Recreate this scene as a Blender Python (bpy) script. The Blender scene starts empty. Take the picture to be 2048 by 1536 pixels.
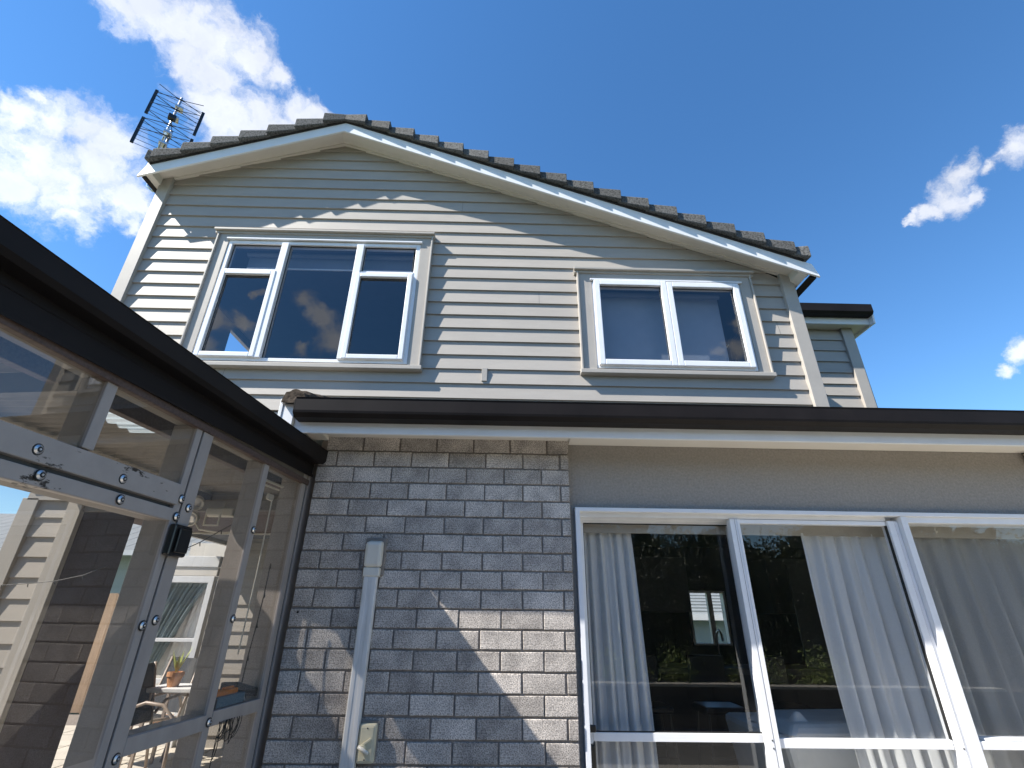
import bpy, bmesh, math, random
from mathutils import Vector, Matrix
random.seed(7)
C = bpy.context.scene.collection
sc = bpy.context.scene
PI = math.pi

# ------------------------------------------------------------------ camera
cam = bpy.data.cameras.new("camera")
cam.sensor_width = 36.0
cam.lens = 976.4 / 2048 * 36.0
cam.clip_start = 0.02
cam.clip_end = 3000
co = bpy.data.objects.new("camera", cam)
C.objects.link(co)
R = [[0.999708, 0.019462, 0.014301], [-0.021265, 0.428612, 0.903238], [0.011449, -0.903279, 0.428901]]
M = Matrix.Identity(4)
for i in range(3):
    M[i][0] = R[i][0]; M[i][1] = -R[i][1]; M[i][2] = -R[i][2]
co.matrix_world = M
sc.camera = co
GZ = -1.48                       # ground level; the lens is the origin

# ------------------------------------------------------------------ sky and sun
SUN = Vector((-2.7, -1.0, 2.95)).normalized()
el = math.asin(SUN.z); az = math.atan2(SUN.x, SUN.y)
W = bpy.data.worlds.new("World"); sc.world = W; W.use_nodes = True
nt = W.node_tree; N = nt.nodes; Lk = nt.links
bg = N['Background']; bg.inputs[1].default_value = 0.083
sky = N.new('ShaderNodeTexSky'); sky.sky_type = 'NISHITA'; sky.sun_disc = False
sky.sun_elevation = el; sky.sun_rotation = az
sky.air_density = 1.0; sky.dust_density = 0.0; sky.ozone_density = 3.5
tc = N.new('ShaderNodeTexCoord')
def wmath(op, a, b=None, c=None, clamp=False):
    m = N.new('ShaderNodeMath'); m.operation = op; m.use_clamp = clamp
    for k, v in enumerate((a, b, c)):
        if v is None: continue
        if isinstance(v, (int, float)): m.inputs[k].default_value = v
        else: Lk.new(v, m.inputs[k])
    return m.outputs[0]
def wnoise(scale, detail, rough, vec):
    n = N.new('ShaderNodeTexNoise'); n.inputs['Scale'].default_value = scale
    n.inputs['Detail'].default_value = detail; n.inputs['Roughness'].default_value = rough
    Lk.new(vec, n.inputs['Vector']); return n
wn = wnoise(16, 8, 0.62, tc.outputs['Generated'])
sub = N.new('ShaderNodeVectorMath'); sub.operation = 'SUBTRACT'; Lk.new(wn.outputs['Color'], sub.inputs[0]); sub.inputs[1].default_value = (.5, .5, .5)
scl = N.new('ShaderNodeVectorMath'); scl.operation = 'SCALE'; Lk.new(sub.outputs[0], scl.inputs[0]); scl.inputs['Scale'].default_value = 0.085
wv = N.new('ShaderNodeVectorMath'); wv.operation = 'ADD'; Lk.new(tc.outputs['Generated'], wv.inputs[0]); Lk.new(scl.outputs[0], wv.inputs[1])
CLOUD = [(-0.531,0.393,0.750,0.027),(-0.507,0.404,0.761,0.033),(-0.482,0.415,0.771,0.043),(-0.461,0.441,0.770,0.048),(-0.434,0.457,0.776,0.043),(-0.399,0.475,0.784,0.034),(-0.381,0.501,0.777,0.022),(-0.456,0.485,0.747,0.040),(-0.465,0.515,0.720,0.038),(-0.458,0.542,0.704,0.042),(-0.410,0.547,0.730,0.036),(-0.353,0.556,0.752,0.030),(-0.322,0.556,0.766,0.024),(-0.338,0.562,0.755,0.026),(-0.385,0.560,0.733,0.030),(-0.425,0.560,0.711,0.034),(-0.480,0.462,0.745,0.030),
(-0.663,0.450,0.598,0.026),(-0.637,0.468,0.613,0.030),(-0.608,0.485,0.628,0.031),(-0.586,0.515,0.625,0.033),(-0.664,0.492,0.563,0.042),(-0.643,0.532,0.550,0.046),(-0.609,0.536,0.585,0.044),(-0.590,0.570,0.571,0.032),(-0.641,0.562,0.522,0.022),(-0.586,0.598,0.547,0.016),(-0.685,0.503,0.527,0.035),(-0.639,0.447,0.626,0.010),
(0.650,0.489,0.582,0.022),(0.646,0.519,0.560,0.025),(0.634,0.541,0.552,0.016),(0.665,0.502,0.553,0.014),(0.690,0.439,0.575,0.020),(0.678,0.463,0.572,0.012),(0.620,0.553,0.556,0.008),(0.732,0.587,0.347,0.018),(0.723,0.607,0.330,0.013),
(-0.443,-0.733,0.515,0.010),(-0.506,-0.730,0.459,0.024),(-0.526,-0.742,0.415,0.022),(-0.473,-0.750,0.462,0.018),(-0.376,-0.765,0.523,0.020),(-0.352,-0.790,0.501,0.023),(-0.332,-0.816,0.473,0.028),(-0.386,-0.808,0.446,0.014),(0.431,-0.758,0.489,0.015),(0.426,-0.784,0.451,0.021),(0.396,-0.803,0.445,0.010),
(-0.86,-0.2,0.42,0.10),(-0.80,-0.38,0.38,0.09),(0.5,-0.80,0.28,0.10),(0.62,-0.70,0.25,0.08),(0.9,0.1,0.35,0.10),(0.85,-0.1,0.30,0.08),(-0.1,-0.95,0.22,0.08),(0.1,-0.93,0.25,0.07),(-0.93,0.25,0.25,0.10),(0.2,-0.55,0.80,0.05)]
acc = None
for cx, cy, cz, r in CLOUD:
    d = N.new('ShaderNodeVectorMath'); d.operation = 'DISTANCE'; Lk.new(wv.outputs[0], d.inputs[0]); d.inputs[1].default_value = Vector((cx, cy, cz)).normalized()
    v = wmath('MULTIPLY_ADD', d.outputs['Value'], -1.0 / r, 1.68)       # 1.55 at the heart, 0 at 1.55 radii
    acc = v if acc is None else wmath('SMOOTH_MAX', acc, v, 0.35)
fn = wnoise(34, 9, 0.62, wv.outputs[0])
acc = wmath('ADD', acc, wmath('MULTIPLY_ADD', fn.outputs['Fac'], 1.7, -0.95))
mask = N.new('ShaderNodeMapRange'); mask.interpolation_type = 'SMOOTHSTEP'
Lk.new(acc, mask.inputs['Value']); mask.inputs['From Min'].default_value = 0.10; mask.inputs['From Max'].default_value = 1.25
mask.inputs['To Min'].default_value = 0.0; mask.inputs['To Max'].default_value = 1.0
bn = wnoise(11, 5, 0.55, wv.outputs[0])
bw = N.new('ShaderNodeRGBToBW'); Lk.new(sky.outputs[0], bw.inputs[0])
bright = wmath('ADD', wmath('MULTIPLY_ADD', bn.outputs['Fac'], 3.6, 1.3), wmath('MULTIPLY', bw.outputs[0], 0.75))
ccol = N.new('ShaderNodeVectorMath'); ccol.operation = 'SCALE'; ccol.inputs[0].default_value = (1.0, 0.99, 0.985); Lk.new(bright, ccol.inputs['Scale'])
cadd = N.new('ShaderNodeVectorMath'); cadd.operation = 'MULTIPLY_ADD'; Lk.new(sky.outputs[0], cadd.inputs[0]); cadd.inputs[1].default_value = (.45, .45, .45); Lk.new(ccol.outputs[0], cadd.inputs[2])
hsv = N.new('ShaderNodeHueSaturation'); hsv.inputs['Saturation'].default_value = 1.20; hsv.inputs['Value'].default_value = 1.27
Lk.new(sky.outputs[0], hsv.inputs['Color'])
mx = N.new('ShaderNodeMix'); mx.data_type = 'RGBA'; mx.clamp_result = False
Lk.new(wmath('MULTIPLY', mask.outputs[0], 0.97), mx.inputs['Factor']); Lk.new(hsv.outputs[0], mx.inputs[6]); Lk.new(cadd.outputs[0], mx.inputs[7])
Lk.new(mx.outputs[2], bg.inputs[0])

sl = bpy.data.lights.new("sun", 'SUN'); sl.energy = 5.0; sl.angle = math.radians(0.5); sl.color = (1.0, 0.95, 0.87)
so = bpy.data.objects.new("sun", sl); C.objects.link(so)
so.rotation_euler = SUN.to_track_quat('Z', 'Y').to_euler()
vs = sc.view_settings; vs.view_transform = 'Standard'; vs.look = 'None'; vs.exposure = 1.17; vs.gamma = 1.0; vs.use_curve_mapping = False
sc.cycles.max_bounces = 8; sc.cycles.transparent_max_bounces = 24; sc.cycles.caustics_reflective = False; sc.cycles.caustics_refractive = False

# ------------------------------------------------------------------ materials
def mat(name, col, rough=0.6, var=0.0, vscale=6.0, bump=0.0, bscale=60.0, spec=0.5, metal=0.0, col2=None, stretch=(1, 1, 1), perobj=0.0, detail=6.0, fmin=0.3, fmax=0.7):
    m = bpy.data.materials.new(name); m.use_nodes = True
    n = m.node_tree.nodes; l = m.node_tree.links; p = n['Principled BSDF']
    p.inputs['Base Color'].default_value = (*col, 1); p.inputs['Roughness'].default_value = rough
    p.inputs['Specular IOR Level'].default_value = spec; p.inputs['Metallic'].default_value = metal
    t = n.new('ShaderNodeTexCoord'); mp = n.new('ShaderNodeMapping'); mp.inputs['Scale'].default_value = stretch
    l.new(t.outputs['Object'], mp.inputs['Vector']); vec = mp.outputs[0]
    if perobj:
        oi = n.new('ShaderNodeObjectInfo'); s = n.new('ShaderNodeVectorMath'); s.operation = 'MULTIPLY_ADD'
        l.new(oi.outputs['Random'], s.inputs[0]); s.inputs[1].default_value = (37, 51, 23); l.new(vec, s.inputs[2]); vec = s.outputs[0]
    base = None
    if var or col2:
        a = n.new('ShaderNodeTexNoise'); a.inputs['Scale'].default_value = vscale; a.inputs['Detail'].default_value = detail; a.inputs['Roughness'].default_value = 0.6
        l.new(vec, a.inputs['Vector'])
        mr = n.new('ShaderNodeMapRange'); l.new(a.outputs['Fac'], mr.inputs['Value']); mr.inputs['From Min'].default_value = fmin; mr.inputs['From Max'].default_value = fmax
        mix = n.new('ShaderNodeMix'); mix.data_type = 'RGBA'
        c2 = col2 if col2 else tuple(c * (1 - var) for c in col)
        mix.inputs[6].default_value = (*c2, 1); mix.inputs[7].default_value = (*(tuple(min(1, c * (1 + var)) for c in col) if not col2 else col), 1)
        l.new(mr.outputs[0], mix.inputs['Factor']); base = mix.outputs[2]
    if perobj:
        src = base
        h = n.new('ShaderNodeHueSaturation'); 
        if src: l.new(src, h.inputs['Color'])
        else: h.inputs['Color'].default_value = (*col, 1)
        v = n.new('ShaderNodeMapRange'); l.new(oi.outputs['Random'], v.inputs['Value']); v.inputs['To Min'].default_value = 1 - perobj; v.inputs['To Max'].default_value = 1 + perobj
        l.new(v.outputs[0], h.inputs['Value']); base = h.outputs[0]
    if base: l.new(base, p.inputs['Base Color'])
    if bump:
        b = n.new('ShaderNodeTexNoise'); b.inputs['Scale'].default_value = bscale; b.inputs['Detail'].default_value = 5
        l.new(vec, b.inputs['Vector'])
        bp = n.new('ShaderNodeBump'); bp.inputs['Strength'].default_value = bump; bp.inputs['Distance'].default_value = 0.004
        l.new(b.outputs['Fac'], bp.inputs['Height']); l.new(bp.outputs[0], p.inputs['Normal'])
    return m
def glass(name, refl=1.0, tint=(0.86, 0.9, 0.92), dirt=0.0, dirtcol=(0.5, 0.47, 0.42), dscale=(30, 30, 3)):
    m = bpy.data.materials.new(name); m.use_nodes = True
    n = m.node_tree.nodes; l = m.node_tree.links; n.remove(n['Principled BSDF']); out = n['Material Output']
    tr = n.new('ShaderNodeBsdfTransparent'); tr.inputs[0].default_value = (*tint, 1)
    gl = n.new('ShaderNodeBsdfGlossy'); gl.inputs['Roughness'].default_value = 0.0; gl.inputs[0].default_value = (1, 1, 1, 1)
    fr = n.new('ShaderNodeFresnel'); ge = n.new('ShaderNodeNewGeometry'); im = n.new('ShaderNodeMath'); im.operation = 'MULTIPLY_ADD'; l.new(ge.outputs['Backfacing'], im.inputs[0]); im.inputs[1].default_value = 1 / 1.52 - 1.52; im.inputs[2].default_value = 1.52; l.new(im.outputs[0], fr.inputs['IOR'])
    mu = n.new('ShaderNodeMath'); mu.operation = 'MULTIPLY'; mu.use_clamp = True; mu.inputs[1].default_value = refl; l.new(fr.outputs[0], mu.inputs[0])
    mx = n.new('ShaderNodeMixShader'); l.new(mu.outputs[0], mx.inputs[0]); l.new(tr.outputs[0], mx.inputs[1]); l.new(gl.outputs[0], mx.inputs[2])
    last = mx
    if dirt:
        df = n.new('ShaderNodeBsdfDiffuse'); df.inputs[0].default_value = (*dirtcol, 1)
        t = n.new('ShaderNodeTexCoord'); mp = n.new('ShaderNodeMapping'); mp.inputs['Scale'].default_value = dscale; l.new(t.outputs['Object'], mp.inputs[0])
        a = n.new('ShaderNodeTexNoise'); a.inputs['Scale'].default_value = 1.0; a.inputs['Detail'].default_value = 6; l.new(mp.outputs[0], a.inputs['Vector'])
        mr = n.new('ShaderNodeMapRange'); l.new(a.outputs['Fac'], mr.inputs['Value']); mr.inputs['From Min'].default_value = .35; mr.inputs['From Max'].default_value = .75
        mr.inputs['To Min'].default_value = dirt * 0.35; mr.inputs['To Max'].default_value = dirt
        m2 = n.new('ShaderNodeMixShader'); l.new(mr.outputs[0], m2.inputs[0]); l.new(mx.outputs[0], m2.inputs[1]); l.new(df.outputs[0], m2.inputs[2]); last = m2
    l.new(last.outputs[0], out.inputs[0])
    return m
TAUPE = (0.365, 0.337, 0.302)
m_board = mat('painted_weatherboard', TAUPE, 0.55, var=0.05, vscale=3.0, bump=0.16, bscale=45, stretch=(1, 4, 4), perobj=0.035, spec=0.35)
m_trim = mat('painted_trim', (0.385, 0.357, 0.320), 0.5, var=0.05, vscale=5, bump=0.08, bscale=40, spec=0.35)
m_soffit = mat('soffit_paint', (0.70, 0.665, 0.61), 0.65, var=0.04, vscale=3, spec=0.25)
m_white = mat('white_fascia_paint', (0.74, 0.75, 0.76), 0.4, var=0.05, vscale=4, bump=0.05, bscale=90, spec=0.4)
m_alu = mat('white_aluminium_joinery', (0.76, 0.77, 0.79), 0.32, var=0.04, vscale=9, spec=0.5)
m_gasket = mat('black_rubber_gasket', (0.01, 0.01, 0.01), 0.6)
m_gutter = mat('dark_steel_gutter', (0.014, 0.0115, 0.011), 0.5, var=0.25, vscale=4, bump=0.03, bscale=25, spec=0.12, stretch=(1, .3, 1))
m_tile = mat('grey_concrete_tile', (0.13, 0.13, 0.128), 0.85, col2=(0.03, 0.029, 0.027), vscale=60, bump=0.8, bscale=110, perobj=0.25, spec=0.2, fmin=.33, fmax=.58)
m_tileend = mat('dark_tile_underside', (0.03, 0.027, 0.026), 0.8, var=0.4, vscale=40, spec=0.2)
m_moss = mat('lichened_tile', (0.13, 0.10, 0.075), 0.95, col2=(0.018, 0.015, 0.012), vscale=30, bump=1.0, bscale=60, spec=0.1)
def brick_material():
    m = mat('grey_brick', (0.58, 0.525, 0.475), 0.88, col2=(0.34, 0.31, 0.285), vscale=8, bump=0.5, bscale=170, perobj=0.17, spec=0.2, fmin=.32, fmax=.62, detail=4)
    n = m.node_tree.nodes; l = m.node_tree.links; p = n['Principled BSDF']
    src = p.inputs['Base Color'].links[0].from_socket
    t = n.new('ShaderNodeTexCoord')
    v = n.new('ShaderNodeTexNoise'); v.inputs['Scale'].default_value = 150; v.inputs['Detail'].default_value = 4; l.new(t.outputs['Object'], v.inputs['Vector'])
    r = n.new('ShaderNodeMapRange'); l.new(v.outputs['Fac'], r.inputs['Value']); r.inputs['From Min'].default_value = .36; r.inputs['From Max'].default_value = .60
    r.inputs['To Min'].default_value = .45; r.inputs['To Max'].default_value = 1.2
    mm = n.new('ShaderNodeVectorMath'); mm.operation = 'SCALE'; l.new(src, mm.inputs[0]); l.new(r.outputs[0], mm.inputs['Scale']); l.new(mm.outputs[0], p.inputs['Base Color'])
    return m
m_brick = brick_material()
m_mortar = mat('dark_mortar', (0.25, 0.22, 0.195), 0.95, var=0.2, vscale=30, bump=0.5, bscale=120, spec=0.1)
m_stucco = mat('textured_plaster', (0.315, 0.29, 0.262), 0.85, var=0.13, vscale=75, bump=1.0, bscale=70, detail=3, spec=0.2)
m_sealant = mat('blue_grey_sealant', (0.16, 0.175, 0.21), 0.6, var=.15, vscale=20)
m_postpaint = mat('grey_painted_timber', (0.37, 0.328, 0.302), 0.6, col2=(0.305, 0.27, 0.248), vscale=14, bump=0.15, bscale=60, stretch=(1, 1, .4), spec=0.4)
def peeling():
    m = mat('weathered_rail_paint', (0.37, 0.328, 0.302), 0.6, col2=(0.315, 0.28, 0.258), vscale=10, bump=0.2, bscale=60, spec=0.4)
    n = m.node_tree.nodes; l = m.node_tree.links; p = n['Principled BSDF']; src = p.inputs['Base Color'].links[0].from_socket
    t = n.new('ShaderNodeTexCoord'); mp = n.new('ShaderNodeMapping'); mp.inputs['Scale'].default_value = (28, 28, 75); mp.inputs['Rotation'].default_value = (0, 0, 0.1); l.new(t.outputs['Object'], mp.inputs[0])
    a = n.new('ShaderNodeTexNoise'); a.inputs['Scale'].default_value = 1; a.inputs['Detail'].default_value = 8; a.inputs['Roughness'].default_value = .7; l.new(mp.outputs[0], a.inputs['Vector'])
    b = n.new('ShaderNodeTexNoise'); b.inputs['Scale'].default_value = 5; b.inputs['Detail'].default_value = 2; l.new(t.outputs['Object'], b.inputs['Vector'])
    ad = n.new('ShaderNodeMath'); ad.operation = 'ADD'; l.new(a.outputs['Fac'], ad.inputs[0]); l.new(b.outputs['Fac'], ad.inputs[1])
    r = n.new('ShaderNodeMapRange'); l.new(ad.outputs[0], r.inputs['Value']); r.inputs['From Min'].default_value = 1.19; r.inputs['From Max'].default_value = 1.24
    mix = n.new('ShaderNodeMix'); mix.data_type = 'RGBA'; l.new(r.outputs[0], mix.inputs['Factor']); l.new(src, mix.inputs[6]); mix.inputs[7].default_value = (.035, .026, .02, 1); l.new(mix.outputs[2], p.inputs['Base Color'])
    return m
m_peel = peeling()
m_brownlin = mat('brown_stained_lining_pier_shade', (0.115, 0.078, 0.066), 0.6, col2=(0.06, 0.04, 0.034), vscale=6, stretch=(1, 14, 14), spec=0.3)
m_greypanel = mat('dim_grey_lining', (0.15, 0.135, 0.12), 0.7, var=.2, vscale=4)
m_poly = None
m_steel = mat('stainless_steel', (0.72, 0.70, 0.68), 0.38, metal=1.0)
m_black = mat('black_plastic', (0.008, 0.008, 0.008), 0.28, spec=0.5)
m_cream = mat('cream_plastic', (0.68, 0.65, 0.58), 0.35, var=0.06, vscale=12)
m_duct = mat('weathered_white_pvc', (0.76, 0.75, 0.74), 0.4, col2=(0.60, 0.59, 0.57), vscale=6, stretch=(6, 6, .8))
m_beige = mat('beige_switch_plastic', (0.60, 0.55, 0.40), 0.4, var=.08, vscale=20)
m_galv = mat('galvanised_metal', (0.62, 0.63, 0.64), 0.3, metal=0.9, var=.2, vscale=30)
m_rod = mat('dark_antenna_rod', (0.03, 0.035, 0.05), 0.4)
m_concrete = mat('pale_concrete', (0.56, 0.51, 0.43), 0.85, var=.12, vscale=3, bump=.3, bscale=70)
m_lawn = mat('grass_ground', (0.06, 0.10, 0.03), 0.95, var=.4, vscale=20, bump=.6, bscale=60)
m_paleblind = mat('slate_roller_blind', (0.30, 0.33, 0.37), 0.8, var=.04)
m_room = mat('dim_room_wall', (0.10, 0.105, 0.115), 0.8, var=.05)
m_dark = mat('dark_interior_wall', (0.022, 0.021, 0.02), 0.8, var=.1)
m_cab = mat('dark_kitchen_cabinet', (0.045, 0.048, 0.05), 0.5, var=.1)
m_blind = mat('navy_roller_blind', (0.16, 0.18, 0.21), 0.7, var=.05)
m_linen = mat('white_linen', (0.80, 0.78, 0.74), 0.9, var=.06, vscale=8, bump=.3, bscale=30)
m_teal = mat('grey_teal_drape', (0.24, 0.30, 0.31), 0.85, var=.08, vscale=8)
m_terra = mat('terracotta', (0.50, 0.25, 0.12), 0.8, var=.15, vscale=18)
m_leaf = mat('green_leaf', (0.22, 0.28, 0.07), 0.45, var=.35, vscale=8, perobj=.2)
m_leaf2 = mat('olive_hedge_leaf', (0.05, 0.062, 0.018), 0.45, var=.5, vscale=6, spec=.6)
m_yleaf = mat('yellow_green_leaf', (0.42, 0.46, 0.12), 0.5, var=.2, vscale=8)
m_dleaf = mat('dark_bronze_leaf', (0.045, 0.045, 0.035), 0.5, var=.2)
m_bark = mat('bark', (0.07, 0.05, 0.035), 0.9, var=.3, vscale=20)
m_orange = mat('orange_plastic', (0.85, 0.27, 0.02), 0.45, var=.05)
m_blue = mat('blue_plastic', (0.06, 0.20, 0.33), 0.35, var=.08)
m_slate = mat('dark_grey_plastic', (0.055, 0.06, 0.068), 0.5, var=.1)
m_tan = mat('tan_timber', (0.36, 0.25, 0.16), 0.8, var=.15, vscale=6, stretch=(6, 6, 1), perobj=.1)
m_wallstone = mat('retaining_block', (0.09, 0.083, 0.072), 0.9, var=.2, vscale=8, bump=.5, bscale=50, perobj=.1)
m_ngrey = mat('grey_metal_roofing', (0.22, 0.235, 0.24), 0.6, var=.1)
m_cord = mat('black_cord', (0.006, 0.006, 0.006), 0.6)
m_taupechair = mat('taupe_metal', (0.36, 0.29, 0.24), 0.4, var=.05)
m_mesh = mat('black_sling_fabric', (0.012, 0.012, 0.014), 0.7, var=.2, vscale=60)
g_up = glass('upstairs_window_glass', refl=1.9, tint=(0.78, 0.80, 0.84))
g_door = glass('sliding_door_glass', refl=1.6, tint=(0.94, 0.95, 0.95), dirt=0.012)
g_acr = glass('scratched_acrylic_sheet', refl=1.7, tint=(0.74, 0.72, 0.69), dirt=0.15, dirtcol=(0.36, 0.33, 0.29), dscale=(6, 6, 2))
def translucent(name, col, alpha, tr=0.5):
    m = bpy.data.materials.new(name); m.use_nodes = True
    n = m.node_tree.nodes; l = m.node_tree.links; n.remove(n['Principled BSDF']); out = n['Material Output']
    d = n.new('ShaderNodeBsdfDiffuse'); d.inputs[0].default_value = (*col, 1)
    t = n.new('ShaderNodeBsdfTranslucent'); t.inputs[0].default_value = (*col, 1)
    a = n.new('ShaderNodeMixShader'); a.inputs[0].default_value = tr; l.new(d.outputs[0], a.inputs[1]); l.new(t.outputs[0], a.inputs[2])
    tp = n.new('ShaderNodeBsdfTransparent'); b = n.new('ShaderNodeMixShader'); b.inputs[0].default_value = alpha
    tcn = n.new('ShaderNodeTexCoord'); ns = n.new('ShaderNodeTexNoise'); ns.inputs['Scale'].default_value = 350; l.new(tcn.outputs['Object'], ns.inputs['Vector'])
    mr = n.new('ShaderNodeMapRange'); l.new(ns.outputs['Fac'], mr.inputs['Value']); mr.inputs['To Min'].default_value = alpha - .12; mr.inputs['To Max'].default_value = min(1, alpha + .12); l.new(mr.outputs[0], b.inputs[0])
    l.new(tp.outputs[0], b.inputs[1]); l.new(a.outputs[0], b.inputs[2]); l.new(b.outputs[0], out.inputs[0]); return m
m_sheer = translucent('sheer_curtain_fabric', (0.70, 0.71, 0.72), 0.95, 0.15)
m_sheer2 = translucent('thin_sheer_fabric', (0.55, 0.55, 0.54), 0.60, 0.15)
m_poly = translucent('clear_corrugated_sheet', (0.62, 0.72, 0.76), 0.55, 0.6)

# ------------------------------------------------------------------ mesh helpers
class MB:
    def __init__(s): s.v = []; s.f = []
    def poly(s, pts):
        i = len(s.v); s.v += [tuple(p) for p in pts]; s.f.append(tuple(range(i, i + len(pts)))); return s
    def hexa(s, a, b):                       # a: 4 bottom pts, b: 4 top pts
        i = len(s.v); s.v += [tuple(p) for p in a] + [tuple(p) for p in b]
        s.f += [(i, i+3, i+2, i+1), (i+4, i+5, i+6, i+7)] + [(i+k, i+(k+1) % 4, i+4+(k+1) % 4, i+4+k) for k in range(4)]; return s
    def box(s, x0, x1, y0, y1, z0, z1):
        return s.hexa([(x0, y0, z0), (x1, y0, z0), (x1, y1, z0), (x0, y1, z0)], [(x0, y0, z1), (x1, y0, z1), (x1, y1, z1), (x0, y1, z1)])
    def prism(s, prof, a, b, cap=True):      # prof: list of 3-vectors offsets; extrude from a to b
        a = Vector(a); b = Vector(b); n = len(prof); i = len(s.v)
        s.v += [tuple(a + Vector(p)) for p in prof] + [tuple(b + Vector(p)) for p in prof]
        s.f += [(i+k, i+(k+1) % n, i+n+(k+1) % n, i+n+k) for k in range(n)]
        if cap: s.f += [tuple(i+k for k in reversed(range(n))), tuple(i+n+k for k in range(n))]
        return s
    def tube(s, pts, r, n=8, r2=None):
        pts = [Vector(p) for p in pts]; rings = []
        for k, p in enumerate(pts):
            d = (pts[min(k+1, len(pts)-1)] - pts[max(k-1, 0)]).normalized()
            u = d.orthogonal().normalized() if k == 0 else (rings_u - d * rings_u.dot(d)).normalized()
            rings_u = u; w = d.cross(u); rr = r if r2 is None else r + (r2 - r) * k / (len(pts) - 1)
            i = len(s.v); s.v += [tuple(p + (u * math.cos(2*PI*j/n) + w * math.sin(2*PI*j/n)) * rr) for j in range(n)]; rings.append(i)
        for a, b in zip(rings, rings[1:]): s.f += [(a+j, a+(j+1) % n, b+(j+1) % n, b+j) for j in range(n)]
        s.f += [tuple(rings[0]+j for j in reversed(range(n))), tuple(rings[-1]+j for j in range(n))]; return s
    def lathe(s, c, ax, prof, n=16):         # prof: (dist along ax, radius)
        c = Vector(c); ax = Vector(ax).normalized(); u = ax.orthogonal().normalized(); w = ax.cross(u); rings = []
        for h, r in prof:
            i = len(s.v); s.v += [tuple(c + ax*h + (u*math.cos(2*PI*j/n) + w*math.sin(2*PI*j/n))*r) for j in range(n)]; rings.append(i)
        for a, b in zip(rings, rings[1:]): s.f += [(a+j, a+(j+1) % n, b+(j+1) % n, b+j) for j in range(n)]
        s.f += [tuple(rings[0]+j for j in reversed(range(n))), tuple(rings[-1]+j for j in range(n))]; return s
    def mesh(s, name, m=None, smooth=False, fix=True):
        me = bpy.data.meshes.new(name); me.from_pydata(s.v, [], s.f)
        if fix:
            bm = bmesh.new(); bm.from_mesh(me); bmesh.ops.recalc_face_normals(bm, faces=bm.faces); bm.to_mesh(me); bm.free()
        if m: me.materials.append(m)
        if smooth: me.shade_smooth()
        return me
    def obj(s, name, m, parent=None, bevel=0, smooth=False, fix=True):
        return link(name, s.mesh(name, m, smooth, fix), parent, bevel)
def link(name, me, parent=None, bevel=0):
    o = bpy.data.objects.new(name, me); C.objects.link(o)
    if parent is not None:
        o.parent = parent; o.matrix_parent_inverse = wm(parent).inverted()
    if bevel:
        b = o.modifiers.new('bevel', 'BEVEL'); b.width = bevel; b.segments = 2; b.limit_method = 'ANGLE'; b.angle_limit = math.radians(40)
    return o
def wm(o):
    m = o.matrix_basis.copy() if o.parent is None else wm(o.parent) @ o.matrix_parent_inverse @ o.matrix_basis
    return m
def thing(name, label, cat, loc=(0, 0, 0), group=None):
    o = bpy.data.objects.new(name, None); C.objects.link(o); o.location = loc; o.empty_display_size = .1
    return tag(o, label, cat, group)
def tag(o, label, cat, group=None):
    o['label'] = label; o['category'] = cat
    if group: o['group'] = group
    return o
def struct(o): o['kind'] = 'structure'; return o
def stuff(o): o['kind'] = 'stuff'; return o
def lab(o, t): o['label'] = t; return o
def box(name, m, parent, x0, x1, y0, y1, z0, z1, bevel=0): return MB().box(x0, x1, y0, y1, z0, z1).obj(name, m, parent, bevel)

# ================================================================== SETTING
struct(MB().poly([(-600, -600, GZ - .02), (600, -600, GZ - .02), (600, 600, GZ - .02), (-600, 600, GZ - .02)]).obj('ground', m_lawn, fix=False))
patio = struct(MB().box(-7.5, 7, -.2, 3.0, GZ - .12, GZ).obj('patio', m_concrete))
struct(MB().box(-7.5, 7, -2.4, -.205, GZ - .12, GZ - .004).obj('added_dark_floor', mat('added_charcoal_paving', (.15, .142, .13), .85, var=.2, vscale=5, bump=.3)))  # unseen dark band added so the floor mirrors darker in the door glass
court = struct(MB().box(-9.5, -1.25, 3.0, 9.38, GZ - .12, GZ - .012).obj('courtyard_floor', m_mortar))
pm = MB().box(-.29, .29, -.29, .29, 0, .012).mesh('paver', m_concrete)
for i in range(13):
    for j in range(9):
        if -9.2 + i*.6 < -1.6:
            p = link('paver', pm, court); p.location = (-9.1 + i*.6, 3.4 + j*.6, GZ - .012)

# ================================================================== HOUSE
YB = 3.08       # brick face
YW = 4.40       # weatherboard wall line
house = thing('house', 'two storey taupe weatherboard house with a tiled gable roof and a grey brick lower front', 'house', (0, YB, GZ))
PITCH = 0.1612; Z0 = 4.010
# gable geometry on the weatherboard plane
APX, APZ = -2.105, 5.418
LX, RX = -4.16, 3.165
def roofz(x):        # underside of the raking soffit
    return APZ + (x - APX) * .352 if x < APX else APZ - (x - APX) * .3745
def rx_at(z):        # x extents of the wall at height z
    lo = LX if z < roofz(LX) else APX - (APZ - z) / .352
    hi = RX if z < roofz(RX) else APX + (APZ - z) / .3745
    return lo, hi
def weatherboard(parent, x0, x1, z, y, h=PITCH, x0t=None, x1t=None, cut=0.0):
    x0t = x0 if x0t is None else x0t; x1t = x1 if x1t is None else x1t
    yb, yt = y - .030, y - .010
    a = [(x0, yb, z), (x1, yb, z), (x1, y + .01, z), (x0, y + .01, z)]
    b = [(x0t, yt, z + h), (x1t, yt, z + h), (x1t, y + .01, z + h), (x0t, y + .01, z + h)]
    mb = MB().hexa(a, b)
    o = mb.obj('weatherboard', m_board, parent)
    return o
WL = (-3.254, -0.866, 2.225, 3.90)      # left window casing outer x0,x1,z0,z1
WR = (0.785, 2.678, 2.225, 3.455)
hsub = house
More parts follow.
